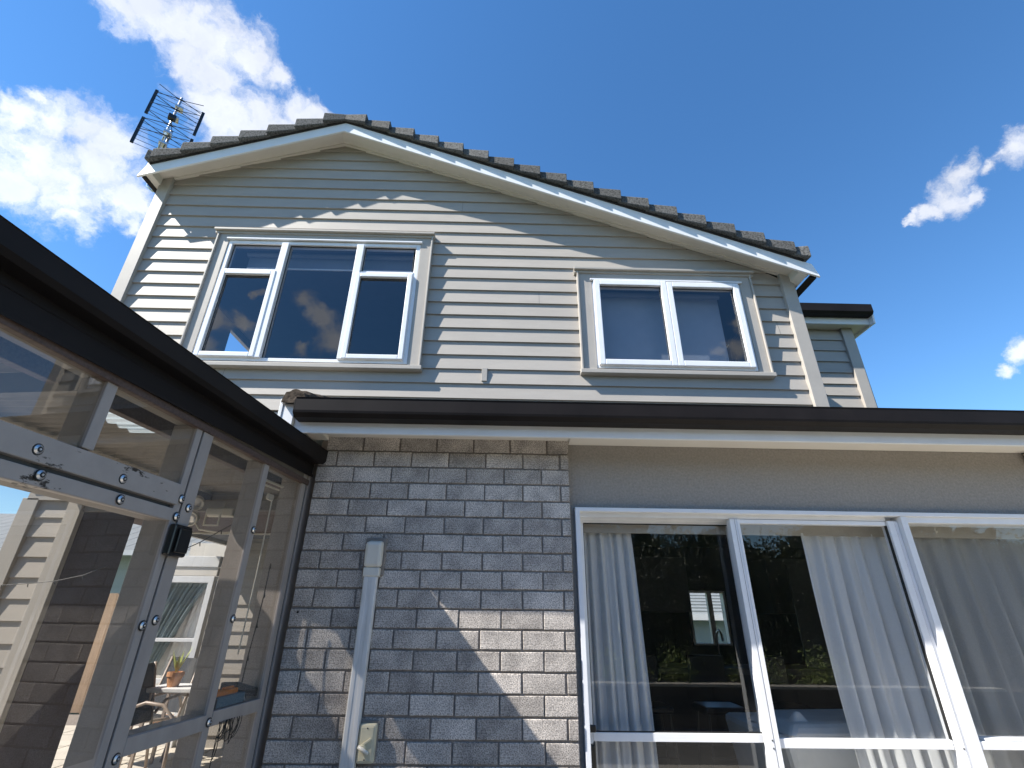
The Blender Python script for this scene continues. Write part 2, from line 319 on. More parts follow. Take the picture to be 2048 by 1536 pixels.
for k in range(-14, 10):
    z = Z0 + k * PITCH
    if z > APZ - .02: break
    lo, hi = rx_at(z + .01); lot, hit = rx_at(z + PITCH)
    lo += .0; segs = [(lo, hi, lot, hit)]
    zt = z + PITCH
    for (a, b, c, d) in (WL, WR):
        if z < d - .02 and zt > c + .06:
            ns = []
            for s in segs:
                if s[0] < a and s[1] > b: ns += [(s[0], a + .01, s[2], a + .01), (b - .01, s[1], b - .01, s[3])]
                else: ns.append(s)
            segs = ns
    for s in segs:
        if s[3] - s[2] < 0.02 or zt > APZ:
            s = (s[0], s[1], APX - .02, APX + .02); 
            weatherboard(house, s[0], s[1], z, YW, min(PITCH, APZ - z), s[2], s[3])
        else: weatherboard(house, s[0], s[1], z, YW, PITCH, s[2], s[3])
# wall carcass behind the boards, with real window openings
def wall_with_holes(name, m, parent, x0, x1, z0, z1, y0, y1, holes):
    xs = sorted({x0, x1, *[h[0] for h in holes], *[h[1] for h in holes]}); zs = sorted({z0, z1, *[h[2] for h in holes], *[h[3] for h in holes]})
    mb = MB()
    for i in range(len(xs) - 1):
        for j in range(len(zs) - 1):
            cx, cz = (xs[i] + xs[i+1]) / 2, (zs[j] + zs[j+1]) / 2
            if any(h[0] < cx < h[1] and h[2] < cz < h[3] for h in holes): continue
            mb.box(xs[i], xs[i+1], y0, y1, zs[j], zs[j+1])
    return mb.obj(name, m, parent)
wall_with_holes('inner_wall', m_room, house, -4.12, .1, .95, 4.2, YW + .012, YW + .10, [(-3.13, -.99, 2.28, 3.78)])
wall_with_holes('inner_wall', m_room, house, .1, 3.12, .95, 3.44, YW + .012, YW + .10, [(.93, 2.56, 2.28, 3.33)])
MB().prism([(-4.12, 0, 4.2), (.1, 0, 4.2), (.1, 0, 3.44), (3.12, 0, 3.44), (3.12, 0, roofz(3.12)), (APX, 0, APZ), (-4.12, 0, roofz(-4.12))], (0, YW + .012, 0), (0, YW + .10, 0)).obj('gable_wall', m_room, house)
# corner boards (returns on the side walls too)
for x0, x1, side in ((-4.178, -4.045, -1), (3.04, 3.178, 1)):
    zt = roofz((x0 + x1) / 2) + .02
    MB().hexa([(x0, YW - .064, 1.55), (x1, YW - .064, 1.55), (x1, YW - .005, 1.55), (x0, YW - .005, 1.55)],
              [(x0, YW - .064, roofz(x0)), (x1, YW - .064, roofz(x1)), (x1, YW - .005, roofz(x1)), (x0, YW - .005, roofz(x0))]).obj('corner_board', m_trim, house, .003)
    xs = (x0 - .022, x0 - .002) if side < 0 else (x1 + .002, x1 + .022)
    box('corner_board', m_trim, house, xs[0], xs[1], YW - .03, YW + .12, 1.55, min(roofz(x0), roofz(x1)) - .02, .003)
# side wall
for y0_, y1_, z0_, z1_ in ((YW + .12, 6.30, .9, 4.62), (7.05, 9.5, .9, 4.62), (6.30, 7.05, .9, 3.42), (6.30, 7.05, 3.80, 4.62)): box('side_wall', m_trim, house, -4.15, -4.09, y0_, y1_, z0_, z1_)
MB().prism([(0, 6.36, 3.42), (0, 7.05, 3.42), (0, 7.05, 3.79)], (-4.12, 0, 0), (-4.10, 0, 0)).obj('side_wall', m_trim, house)
for xj, kj in ((-2.79, -12), (1.9, -1), (-.55, 2), (.35, -6), (-3.6, -9), (2.9, -8)):
    zj = Z0 + kj * PITCH
    MB().hexa([(xj, YW - .0308, zj + .002), (xj + .0025, YW - .0308, zj + .002), (xj + .0025, YW - .02, zj + .002), (xj, YW - .02, zj + .002)], [(xj, YW - .0112, zj + PITCH - .006), (xj + .0025, YW - .0112, zj + PITCH - .006), (xj + .0025, YW - .005, zj + PITCH - .006), (xj, YW - .005, zj + PITCH - .006)]).obj('board_joint', m_slate, house)
# small cover plate
box('board_joiner', m_trim, house, -.235, -.18, YW - .040, YW - .02, 2.10, 2.245, .002)

# ---- raking soffit, barge boards
BY0, BY1 = 4.125, 4.149
BAX, BAZ = -2.034, 5.352
def bb(x): return BAZ + ((x - BAX) * .377 if x < BAX else -(x - BAX) * .3846)      # underside of the barge boards
LTX, RTX = -4.275, 3.329
def barge(x0, x1, tip):
    h = .150; k0 = .06 if tip == 0 else 0; k1 = -.05 if tip == 1 else 0
    MB().hexa([(x0, BY0, bb(x0)), (x1, BY0, bb(x1)), (x1, BY1, bb(x1)), (x0, BY1, bb(x0))],
              [(x0 + k0, BY0, bb(x0 + k0) + h), (x1 + k1, BY0, bb(x1 + k1) + h), (x1 + k1, BY1, bb(x1 + k1) + h), (x0 + k0, BY1, bb(x0 + k0) + h)]).obj('barge_board', m_white, house, .003)
barge(LTX, BAX, 0); barge(BAX, RTX, 1)
# flat lining under the rake, from the back of the barge to the wall
def wz(x): return APZ + .010 + ((x - APX) * .350 if x < APX else -(x - APX) * .3700)
for x0, x1 in ((-4.19, APX), (APX, 3.19)):
    f = lambda x: max(bb(x) + .030, wz(x) - .02)
    MB().hexa([(x0, BY1 - .002, f(x0)), (x1, BY1 - .002, f(x1)), (x1, YW - .012, wz(x1)), (x0, YW - .012, wz(x0))],
              [(x0, BY1 - .002, f(x0) + .02), (x1, BY1 - .002, f(x1) + .02), (x1, YW - .012, wz(x1) + .02), (x0, YW - .012, wz(x0) + .02)]).obj('soffit', m_soffit, house)
    MB().hexa([(x0, YW - .05, wz(x0) - .024), (x1, YW - .05, wz(x1) - .024), (x1, YW - .012, wz(x1) - .024), (x0, YW - .012, wz(x0) - .024)],
              [(x0, YW - .05, wz(x0) - .001), (x1, YW - .05, wz(x1) - .001), (x1, YW - .012, wz(x1) - .001), (x0, YW - .012, wz(x0) - .001)]).obj('soffit_bead', m_soffit, house)
# boxed eave ends (left and right)
MB().hexa([(-4.215, BY1 + .005, 4.57), (-4.16, BY1 + .005, 4.60), (-4.16, 9.5, 4.60), (-4.215, 9.5, 4.57)], [(-4.215, BY1 + .005, 4.72), (-4.16, BY1 + .005, 4.74), (-4.16, 9.5, 4.74), (-4.215, 9.5, 4.72)]).obj('eave_box', m_soffit, house)
MB().hexa([(3.14, BY1 + .005, 3.38), (3.215, BY1 + .005, 3.33), (3.215, 9.5, 3.33), (3.14, 9.5, 3.38)], [(3.14, BY1 + .005, 3.50), (3.215, BY1 + .005, 3.47), (3.215, 9.5, 3.47), (3.14, 9.5, 3.50)]).obj('eave_box', m_soffit, house)
def gutter_along_y(x0, x1, z0, z1, y0, y1):
    sg = 1 if x1 > x0 else -1
    return MB().prism([(x0, 0, z0), (x1, 0, z0), (x1, 0, z1), (x1 - .008 * sg, 0, z1), (x1 - .008 * sg, 0, z0 + .008), (x0, 0, z0 + .008)], (0, y0, 0), (0, y1, 0))
gutter_along_y(-4.217, -4.262, 4.55, 4.62, BY1 + .002, 9.5).obj('gutter', m_gutter, house)
gutter_along_y(3.217, 3.30, 3.29, 3.385, BY1 + .002, 9.5).obj('gutter', m_gutter, house)
# ---- roof: verge tiles one by one, then the field as tile courses
def tt(x): return bb(x) + .150
G = .3040
def verge_tile(x0, x1):      # x0 the lower, lapping end
    ya, yb, y1 = BY0 - .082, BY0 - .040, BY0 + .27
    zl0, zh0 = tt(x0) + .018, tt(x0) + .178
    zl1, zh1 = tt(x1) + .008, tt(x1) + .122
    mb = MB(); n = 5
    def ring(x, y, zl, zh):
        arc = [(x, y + .030 * (1 - math.cos(a)), zh - .030 + .030 * math.sin(a)) for a in (0, .4, .8, 1.2, PI / 2)]
        return [(x, y + .008, zl)] + [(x, y, zl + .012)] + arc + [(x, y1, zh), (x, y1, zl + .03)]
    a, b = ring(x0, ya, zl0, zh0), ring(x1, yb, zl1, zh1); k = len(a)
    mb.v += a + b; mb.f += [tuple(range(k)), tuple(range(k, 2 * k))] + [(i, (i + 1) % k, k + (i + 1) % k, k + i) for i in range(k)]
    return mb
ends = [-1.768 + G * k for k in range(18)]
prevx = BAX - .01
for k, xe in enumerate(ends):
    xe = min(xe, 3.238)
    verge_tile(xe, prevx - (.0 if k == 0 else .03)).obj('verge_tile', m_tile, house, .005)
    prevx = xe
    if xe >= 3.238: break
prevx = BAX + .01
for xe in (-2.287, -2.605, -2.918, -3.223, -3.527, -3.839, -4.144):
    verge_tile(xe, prevx + .03 if prevx < BAX else prevx).obj('verge_tile', m_tile, house, .005); prevx = xe
verge_tile(-4.200, -4.08).obj('verge_tile', m_tile, house, .005)
box('light_leak_block', m_white, house, -4.240, -4.218, BY1 + .004, BY1 + .30, 4.622, 4.80)  # end blocks added to stop sun leaking between eave and gutter
box('eave_filler', m_soffit, house, -4.216, -4.165, BY1 + .007, BY1 + .3, 4.742, 4.86)
box('light_leak_block', m_white, house, 3.22, 3.28, BY1 + .004, BY1 + .12, 3.39, 3.46)
for x0, x1 in ((LTX + .10, BAX), (BAX, 3.19)):
    MB().hexa([(x0, BY0 - .016, tt(x0) - .006), (x1, BY0 - .016, tt(x1) - .006), (x1, BY0 + .05, tt(x1) - .006), (x0, BY0 + .05, tt(x0) - .006)],
              [(x0, BY0 - .016, tt(x0) + .016), (x1, BY0 - .016, tt(x1) + .016), (x1, BY0 + .05, tt(x1) + .05), (x0, BY0 + .05, tt(x0) + .05)]).obj('verge_underlay', m_tileend, house)
for sgn, xe in ((-1, -4.16), (1, 3.19)):
    mb = MB()
    for k in range(19):
        xa = BAX + sgn * k * G; xb = BAX + sgn * (k * G + G + .02)
        if sgn * (xb - xe) > 0: xb = xe
        if sgn * (xa - xe) > 0: break
        mb.hexa([(xa, BY0 + .28, tt(xa) + .02), (xb, BY0 + .28, tt(xb) + .03), (xb, 9.6, tt(xb) + .03), (xa, 9.6, tt(xa) + .02)],
                [(xa, BY0 + .28, tt(xa) + .09), (xb, BY0 + .28, tt(xb) + .115), (xb, 9.6, tt(xb) + .115), (xa, 9.6, tt(xa) + .09)])
    stuff(mb.obj('roof_field_tiles', m_tile, house))

# ---- upstairs windows
def window_up(cas, fl, fr, ft, fb, mulls, sashes, transoms, label, flash):
    """cas: casing outer x0,x1,z0,z1; frame fl fr ft fb"""
    x0, x1, z0, z1 = cas
    y = YW
    w = MB().box(fl, fl + .045, y - .055, y + .03, fb, ft).box(fr - .045, fr, y - .055, y + .03, fb, ft).box(fl + .045, fr - .045, y - .055, y + .03, ft - .045, ft).box(fl + .045, fr - .045, y - .055, y + .03, fb, fb + .038).obj('window', m_alu, house, .004)
    lab(w, label)
    def sp(name, mb, m, bev=.003): return mb.obj(name, m, w, bev)
    # casings: two jambs with an outer bead, head; sill with nosing; head flashing
    sp('casing', MB().box(x0, fl - .002, y - .062, y - .01, z0, z1), m_trim)
    sp('casing', MB().box(fr + .002, x1, y - .062, y - .01, z0, z1), m_trim)
    sp('casing', MB().box(fl - .002 + .06, fr + .002 - .06 , y - .066, y - .014, ft + .002, z1), m_trim)
    sp('casing', MB().box(fl - .001, fl + .058, y - .0615, y - .012, ft + .002, z1), m_trim)
    sp('casing', MB().box(fr - .058, fr + .001, y - .0615, y - .012, ft + .002, z1), m_trim)
    sp('casing_bead', MB().box(x0 - .018, x0 - .001, y - .086, y - .012, z0, z1), m_trim)
    sp('casing_bead', MB().box(x1 + .001, x1 + .018, y - .086, y - .012, z0, z1), m_trim)
    sp('head_flashing', MB().box(flash[0], flash[1], y - .112, y - .012, z1 + .004, z1 + .030).box(flash[0] + .004, flash[1] - .004, y - .080, y - .013, z1 - .025, z1 + .002), m_trim)
    sp('drip_edge', MB().box(fl - .02, fr + .02, y - .085, y - .03, ft + .004, ft + .022), m_alu)
    sp('sill', MB().hexa([(x0 - .03, y - .094, z0 - .035), (x1 + .035, y - .094, z0 - .035), (x1 + .035, y - .01, z0 - .035), (x0 - .03, y - .01, z0 - .035)],
                         [(x0 - .03, y - .094, z0 + .008), (x1 + .035, y - .094, z0 + .008), (x1 + .035, y - .01, z0 + .03), (x0 - .03, y - .01, z0 + .03)]), m_trim, .004)
    for a, b in mulls: sp('mullion', MB().box(a, b, y - .085, y + .02, fb + .03, ft - .04), m_alu)
    for a, b, c, d in transoms: sp('transom', MB().box(a, b, y - .060, y + .02, c, d), m_alu)
    for (a, b, c, d, s) in sashes:      # glass extents and whether an opening sash surrounds it
        if s:
            t = s
            sp('sash', MB().box(a - t, a, y - .092, y - .03, c - t, d + t).box(b, b + t, y - .092, y - .03, c - t, d + t).box(a, b, y - .092, y - .03, d, d + t).box(a, b, y - .092, y - .03, c - t, c), m_alu, .006)
            yy = y - .05
        else: yy = y - .028
        sp('gasket', MB().box(a, b, yy - .008, yy - .001, d - .008, d).box(a, a + .006, yy - .008, yy - .001, c, d - .008).box(b - .006, b, yy - .008, yy - .001, c, d - .008), m_gasket, 0)
        sp('pane', MB().poly([(a - .003, yy, c - .003), (b + .003, yy, c - .003), (b + .003, yy, d + .003), (a - .003, yy, d + .003)]), g_up, 0)
    return w
window_up(WL, -3.135, -.985, 3.79, 2.262, [(-2.522, -2.448), (-1.683, -1.608)],
          [(-3.075, -2.525, 3.395, 3.745, 0), (-3.048, -2.556, 2.345, 3.305, .05), (-2.446, -1.685, 2.308, 3.742, 0), (-1.603, -1.050, 3.398, 3.742, 0), (-1.592, -1.078, 2.346, 3.303, .05)],
          [(-3.09, -2.522, 3.357, 3.393), (-1.608, -1.03, 3.357, 3.396)], 'wide five pane upstairs window over the left half of the wall', (-3.31, -.832))
window_up(WR, .928, 2.562, 3.33, 2.262, [], [(1.008, 1.676, 2.348, 3.268, .062), (1.801, 2.468, 2.348, 3.258, .062)], [], 'two sash upstairs window over the right half of the wall', (.735, 2.73))
# upstairs rooms
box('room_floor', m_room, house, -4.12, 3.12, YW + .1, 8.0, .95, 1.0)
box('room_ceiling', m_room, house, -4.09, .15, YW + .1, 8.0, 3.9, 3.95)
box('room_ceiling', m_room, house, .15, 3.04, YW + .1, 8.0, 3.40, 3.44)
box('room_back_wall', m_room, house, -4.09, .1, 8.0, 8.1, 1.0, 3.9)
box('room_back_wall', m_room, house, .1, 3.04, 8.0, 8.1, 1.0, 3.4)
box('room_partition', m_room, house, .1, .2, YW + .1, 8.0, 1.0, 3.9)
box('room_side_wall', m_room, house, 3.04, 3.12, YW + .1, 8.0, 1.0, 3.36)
# roller blinds in the heads of the windows
for nm, lb, a, b, zb, zt in (('roller_blind', 'dark roller blind rolled up behind the wide upstairs window', -3.0, -1.05, 3.575, 3.77), ('roller_blind', 'slate grey roller blind drawn down behind the two sash upstairs window', 1.0, 2.40, 2.30, 3.32)):
    t = thing(nm, lb, 'blind', ((a + b) / 2, YW + .13, zb), 'roller blinds inside the upstairs windows')
    MB().lathe((a, YW + .13, zt - .03), (1, 0, 0), [(0, .03), (b - a, .03)], 12).obj('roller', m_blind, t)
    box('fabric', m_blind if zb > 3.5 else m_paleblind, t, a + .01, b - .01, YW + .155, YW + .158, zb, zt - .03)
    box('bottom_bar', m_white, t, a + .01, b - .01, YW + .150, YW + .165, zb - .014, zb)
# pale upholstered chair back inside the right window
t = thing('armchair', 'pale chair back standing just inside the two sash upstairs window', 'chair', (1.75, 5.1, 1.0))
MB().hexa([(1.72, 4.95, 1.9), (2.25, 4.95, 1.9), (2.25, 5.05, 1.9), (1.72, 5.05, 1.9)], [(1.80, 4.98, 2.92), (2.28, 4.98, 2.92), (2.28, 5.05, 2.92), (1.80, 5.05, 2.92)]).obj('backrest', m_linen, t, .03)
box('seat', m_linen, t, 1.7, 2.3, 4.95, 5.5, 1.4, 1.9, .03)

# ---- rear right wing
YR = 5.60
for k in range(8):
    z = 3.52 - .164 * (k + 1) + .055
    h = .164 if k else .10
    weatherboard(house, 3.0, 4.56, z, YR + .03, .164)
box('corner_board', m_trim, house, 4.545, 4.685, YR - .03, YR + .02, 1.9, 3.60, .003)
box('corner_board', m_trim, house, 4.69, 4.71, YR - .01, YR + .14, 1.9, 3.60, .003)
box('wing_wall', m_trim, house, 3.2, 4.68, YR + .05, 9.0, 1.0, 3.58)
box('soffit', m_soffit, house, 3.1, 4.86, YR - .12, YR + .5, 3.585, 3.60)
box('fascia', m_white, house, 3.1, 4.86, YR - .15, YR - .122, 3.57, 3.78, .003)
MB().prism([(0, 0, 0), (0, -.10, .0), (0, -.125, .03), (0, -.125, .145), (0, -.117, .145), (0, -.117, .034), (0, -.096, .008), (0, 0, .008)], (3.1, YR - .152, 3.665), (4.86, YR - .152, 3.665)).obj('gutter', m_gutter, house)
MB().hexa([(4.862, YR - .22, 3.55), (4.885, YR - .22, 3.55), (4.885, YR + .3, 3.55), (4.862, YR + .3, 3.55)], [(4.862, YR - .24, 3.80), (4.885, YR - .24, 3.80), (4.885, YR + .3, 3.92), (4.862, YR + .3, 3.92)]).obj('eave_return', m_white, house, .003)
MB().hexa([(3.1, YR - .12, 3.77), (4.86, YR - .12, 3.77), (4.86, 6.6, 4.1), (3.1, 6.6, 4.1)], [(3.1, YR - .12, 3.79), (4.86, YR - .12, 3.79), (4.86, 6.6, 4.13), (3.1, 6.6, 4.13)]).obj('roof_slope', m_tile, house)
MB().lathe((4.62, YR - .25, 3.80), (1, 0, 0), [(0, .012), (.02, .018), (.05, .012)], 8).obj('gutter_clip', m_gutter, house)

# ---- lower front: bricks one by one
XL, XR = -1.192, .422
BP, CP = .2402, .1032
z_top = 1.058
row = 0; z = z_top
bw, bhh = .2305, .0935
bm_full = None
bricks = 0
brick_meshes = {}
def brick_obj(x0, x1, z0):
    w = round(x1 - x0, 3); vnt = random.randrange(5); key = (w, vnt)
    if key not in brick_meshes:
        rr = random.Random(hash(key) % 1000 + vnt)
        mb = MB(); j = lambda: rr.uniform(-.0022, .0022)
        mb.hexa([(j(), 0, j()), (w + j(), 0, j()), (w, .07, 0), (0, .07, 0)], [(j(), 0, bhh + j()), (w + j(), 0, bhh + j()), (w, .07, bhh), (0, .07, bhh)])
        me = mb.mesh('brick', m_brick)
        brick_meshes[key] = me
    o = link('brick', brick_meshes[key], brickroot, .0035)
    o.matrix_parent_inverse = Matrix.Identity(4)
    o.location = Vector((x0, YB + random.uniform(-.0025, .0025), z0)) - brickroot_loc
    return o
brickroot = house; brickroot_loc = Vector(house.location)
course = 0
while z > GZ + .05:
    z0 = z - bhh - .001
    off = (-1.192 + (.0 if course % 2 == 0 else -.1201)) if course else -1.16 + -.02
    if course == 0: off = -1.155 - .0
    x = off
    lastx = XR
    while x < XR - .02:
        a = max(x, XL); b = min(x + bw, XR)
        if b - a > .03: brick_obj(a, b, z0)
        x += BP
    z -= CP; course += 1
box('mortar_backing', m_mortar, house, XL, XR, YB + .009, YB + .2, GZ, 1.06)
# plaster panel above and right of the door
wall_with_holes('plaster_wall', m_stucco, house, XR + .002, 6.2, GZ, 1.06, YB + .055, YB + .19, [(XR + .03, 6.2, GZ, .625)])
# sealant reveal between brick and door frame
box('door_reveal', m_sealant, house, XR + .001, .455, YB + .06, YB + .12, GZ, .612)
# sliding door
YD = 3.14
sd = MB().box(.455, 6.2, YD - .045, YD + .15, .598, .622).box(.455, .484, YD - .045, YD + .15, GZ, .598).obj('sliding_door', m_alu, house, .002)
lab(sd, 'white aluminium sliding door with sheer curtains behind it')
def dp(name, m, *b, bev=.002): return box(name, m, sd, *b, bev)
dp('door_head', m_alu, .484, 2.45, YD + .004, YD + .14, .574, .598)
dp('door_head', m_alu, 2.56, 6.2, YD - .028, YD + .10, .560, .598)
# sliding panel (recessed)
dp('sash', m_alu, .489, 1.464, YD + .100, YD + .125, .551, .597); dp('sash', m_alu, .489, .522, YD + .095, YD + .13, GZ, .551)
dp('sash', m_alu, 1.464, 1.505, YD + .095, YD + .13, GZ, .565)
dp('transom', m_alu, .522, 1.464, YD + .092, YD + .128, -.614, -.573)
# fixed middle panel
dp('mullion', m_alu, 1.440, 1.500, YD - .004, YD + .05, GZ, .572)
dp('transom', m_alu, 1.500, 2.44, YD + .002, YD + .04, -.620, -.577)
dp('door_head', m_alu, 1.500, 2.44, YD + .001, YD + .045, .545, .571)
dp('mullion', m_alu, 2.447, 2.488, YD - .014, YD + .05, GZ, .572)
dp('mullion', m_alu, 2.489, 2.515, YD - .006, YD + .05, GZ, .572)
MB().box(2.4882, 2.4888, YD - .0125, YD, GZ, .57).box(1.4695, 1.4705, YD - .0055, YD, GZ, .57).obj('shadow_groove', m_slate, sd)
dp('mullion_rib', m_alu, 1.484, 1.499, YD - .008, YD - .0045, GZ, .571, bev=0)
dp('mullion', m_alu, 2.517, 2.556, YD - .040, YD + .05, GZ, .597)
dp('transom', m_alu, 2.556, 6.2, YD - .035, YD + .04, -.612, -.575)
dp('window_bead', m_alu, 2.60, 6.2, YD - .034, YD + .03, -.574, -.562)
for x in (4.3,): dp('mullion', m_alu, x, x + .05, YD - .02, YD + .05, GZ, .56)
for a, b, c, d, y in ((.522, 1.464, -.573, .551, YD + .11), (.522, 1.464, GZ + .05, -.614, YD + .11), (1.50, 2.447, -.577, .545, YD + .02), (1.50, 2.447, GZ + .05, -.62, YD + .02), (2.556, 4.3, -.574, .56, YD + .01), (2.556, 4.3, GZ + .05, -.612, YD + .01), (4.35, 6.2, -.574, .56, YD + .01), (4.35, 6.2, GZ, -.612, YD + .01)):
    MB().poly([(a, y, c), (b, y, c), (b, y, d), (a, y, d)]).obj('pane', g_door, sd, fix=False)
MB().box(.526, 1.462, YD + .099, YD + .106, .545, .551).box(.525, 1.462, YD + .099, YD + .106, -.573, -.567).box(.522, .526, YD + .099, YD + .106, -.567, .545).obj('gasket', m_gasket, sd)
MB().box(2.4405, 2.4465, YD + .003, YD + .02, -.577, .545).obj('gasket', m_gasket, sd)
MB().prism([(.486, 0, -.60), (.505, 0, -.62), (.520, 0, -.60), (.522, 0, -.95), (.488, 0, -.95)], (0, YD + .02, 0), (0, YD + .058, 0)).obj('door_handle', m_black, sd, .006)
box('handle_plate', m_black, sd, .488, .530, YD + .035, YD + .054, -.565, -.53, .006)
for x, zz in ((1.462, -.62), (2.478, -.612), (1.462, -.585)): MB().lathe((x, YD - .0045 if x < 2 else YD - .0145, zz), (0, -1, 0), [(0, .0045), (.002, .004)], 10).obj('rivet', m_slate, sd)
# fascia, soffit and gutter over the lower front
YF = 2.834
box('fascia', m_white, house, -1.287, 6.3, YF, YF + .022, .991, 1.155, .003)
box('soffit', m_soffit, house, -1.285, 6.3, YF + .022, YB + .06, 1.052, 1.062)
box('soffit_joint', m_soffit, house, .43, 6.3, YF + .10, YB + .05, 1.040, 1.0515, .002)
prof = [(0, 0, 0), (0, -.085, 0), (0, -.112, .022), (0, -.115, .036), (0, -.115, .108), (0, -.119, .118), (0, -.108, .118), (0, -.108, .03), (0, -.082, .006), (0, 0, .006)]
gz = 1.058
MB().prism(prof, (-1.253, YF - .002, gz), (6.3, YF - .002, gz)).obj('gutter', m_gutter, house)
MB().prism([(0, 0, 0), (0, -.085, 0), (0, -.112, .022), (0, -.115, .036), (0, -.115, .108), (0, 0, .108)], (-1.259, YF - .002, gz), (-1.252, YF - .002, gz)).obj('gutter_stop_end', m_gutter, house)
# white gable return at the left end of the lower roof
MB().hexa([(-1.360, YF - .03, .989), (-1.289, YF - .03, .989), (-1.289, YF + .02, .989), (-1.360, YF + .02, .989)], [(-1.360, YF - .03, 1.190), (-1.289, YF - .03, 1.170), (-1.289, YF + .02, 1.170), (-1.360, YF + .02, 1.190)]).obj('fascia_return', m_white, house, .003)
MB().hexa([(-1.384, YF - .035, .986), (-1.362, YF - .035, .986), (-1.362, YW, .986), (-1.384, YW, .986)], [(-1.384, YF - .035, 1.197), (-1.362, YF - .035, 1.197), (-1.362, YW, 1.72), (-1.384, YW, 1.72)]).obj('barge_board', m_white, house, .003)
box('soffit_block', m_soffit, house, -1.235, -1.145, YF + .10, YB - .012, 1.022, 1.050, .003)
# lower roof and its lichened verge tiles
MB().hexa([(-1.36, 2.78, 1.155), (6.3, 2.78, 1.155), (6.3, YW - .03, 1.70), (-1.36, YW - .03, 1.70)], [(-1.36, 2.78, 1.178), (6.3, 2.78, 1.178), (6.3, YW - .03, 1.725), (-1.36, YW - .03, 1.725)]).obj('lower_roof', m_tile, house)
def mossy(x, y, z, w, l, h, sl):
    mb = MB(); rr = random.Random(int(x * 1000 + y * 77)); nx, ny = 9, 7
    top = [[(x + w * (i / (nx - 1) - .5), y + l * j / (ny - 1), z + sl * l * j / (ny - 1) + h * math.sin(PI * i / (nx - 1)) ** .5 + rr.uniform(-.008, .008)) for i in range(nx)] for j in range(ny)]
    for j in range(ny - 1):
        for i in range(nx - 1): mb.poly([top[j][i], top[j][i+1], top[j+1][i+1], top[j+1][i]])
    mb.poly([(x - w/2, y, z - .02)] + top[0] + [(x + w/2, y, z - .02)])
    return mb
for k in range(5):
    mossy(-1.288, 2.76 + k * .30, 1.176 + k * .104, .145, .33, .070, .34).obj('verge_tile', m_moss, house, fix=False)
for i in range(30):
    mossy(-1.16 + i * .24, 2.77, 1.160, .20, .3, .016 if i > 2 else .028, .35).obj('eave_tile', m_moss, house, fix=False)
# dark downpipe bracket corner at the far right of the eave
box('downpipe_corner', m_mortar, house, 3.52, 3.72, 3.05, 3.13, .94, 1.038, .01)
# interior of the downstairs room
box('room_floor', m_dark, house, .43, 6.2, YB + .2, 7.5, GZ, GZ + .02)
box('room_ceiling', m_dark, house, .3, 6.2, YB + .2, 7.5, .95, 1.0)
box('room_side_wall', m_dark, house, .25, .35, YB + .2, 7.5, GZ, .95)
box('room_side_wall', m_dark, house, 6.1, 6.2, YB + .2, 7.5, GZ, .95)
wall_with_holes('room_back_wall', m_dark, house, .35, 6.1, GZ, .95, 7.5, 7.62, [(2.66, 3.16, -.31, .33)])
box('curtain_pelmet', m_trim, house, .44, 6.1, YB + .215, YB + .24, .500, .58)
kw = MB().box(2.64, 2.67, 7.46, 7.56, -.33, .35).box(3.14, 3.17, 7.46, 7.56, -.33, .35).box(2.67, 3.14, 7.46, 7.56, .33, .35).box(2.67, 3.14, 7.46, 7.56, -.33, -.31).box(2.91, 2.975, 7.46, 7.52, -.31, .33).obj('kitchen_window', m_alu, house)
MB().poly([(2.66, 7.53, -.31), (3.15, 7.53, -.31), (3.15, 7.53, .33), (2.66, 7.53, .33)]).obj('pane', g_door, kw, fix=False)
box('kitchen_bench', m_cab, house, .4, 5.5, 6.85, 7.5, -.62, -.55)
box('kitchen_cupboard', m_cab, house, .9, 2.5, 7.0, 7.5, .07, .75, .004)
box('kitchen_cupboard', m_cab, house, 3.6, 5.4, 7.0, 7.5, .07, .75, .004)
# glazed display cabinet lines at the back (seen faintly)
for i in range(3):
    cb = box('glazed_cabinet', m_cab, house, 3.55 + i * .44, 3.95 + i * .44, 6.4, 6.42, -.5, .62, .003)
tp = MB().tube([(2.86, 7.2, -.55), (2.86, 7.2, -.25), (2.86, 7.17, -.17), (2.86, 7.10, -.14), (2.86, 7.03, -.18), (2.86, 7.01, -.26)], .014, 8).obj('kitchen_tap', m_steel, house, smooth=True)

# ================================================================== curtains
def curtain(name, label, m, topL, topR, botL, botR, zt, zb, y, folds, amp, group=None, bow=0.0, seed=1, nx=90, nz=26):
    rr = random.Random(seed); ph = [rr.uniform(0, 6.28) for _ in range(4)]; fr = [folds, folds * 1.7, folds * .55]
    mb = MB(); grid = []
    for j in range(nz + 1):
        v = j / nz; z = zt + (zb - zt) * v; row_ = []
        e = v ** .8
        xl = topL + (botL - topL) * e + bow * math.sin(PI * v); xr = topR + (botR - topR) * e
        for i in range(nx + 1):
            u = i / nx
            uu = u + .018 * math.sin(9 * u + 2 * v + ph[3]) 
            a = amp * (.45 + .55 * min(1, v * 3))
            yy = y + a * (math.sin(2*PI*fr[0]*uu + ph[0] + .5 * v) + .45 * math.sin(2*PI*fr[1]*uu + ph[1] - .8*v) + .4 * math.sin(2*PI*fr[2]*uu + ph[2]))
            xx = xl + (xr - xl) * uu + .25 * a * math.cos(2*PI*fr[0]*uu + ph[0])
            row_.append((xx, yy, z))
        grid.append(row_)
    n0 = len(mb.v)
    for r_ in grid: mb.v += r_
    w = nx + 1
    for j in range(nz):
        for i in range(nx): mb.f.append((j*w+i, j*w+i+1, (j+1)*w+i+1, (j+1)*w+i))
    t = thing(name, label, 'curtain', ((topL + topR) / 2, y, zt), group)
    mb.obj('fabric', m, t, smooth=True, fix=False)
    tb = MB().box(topL, topR, y - .008, y + .008, zt, zt + .02).obj('heading_tape', m_linen, t)
    return t
gc = 'sheer curtains inside the sliding door'
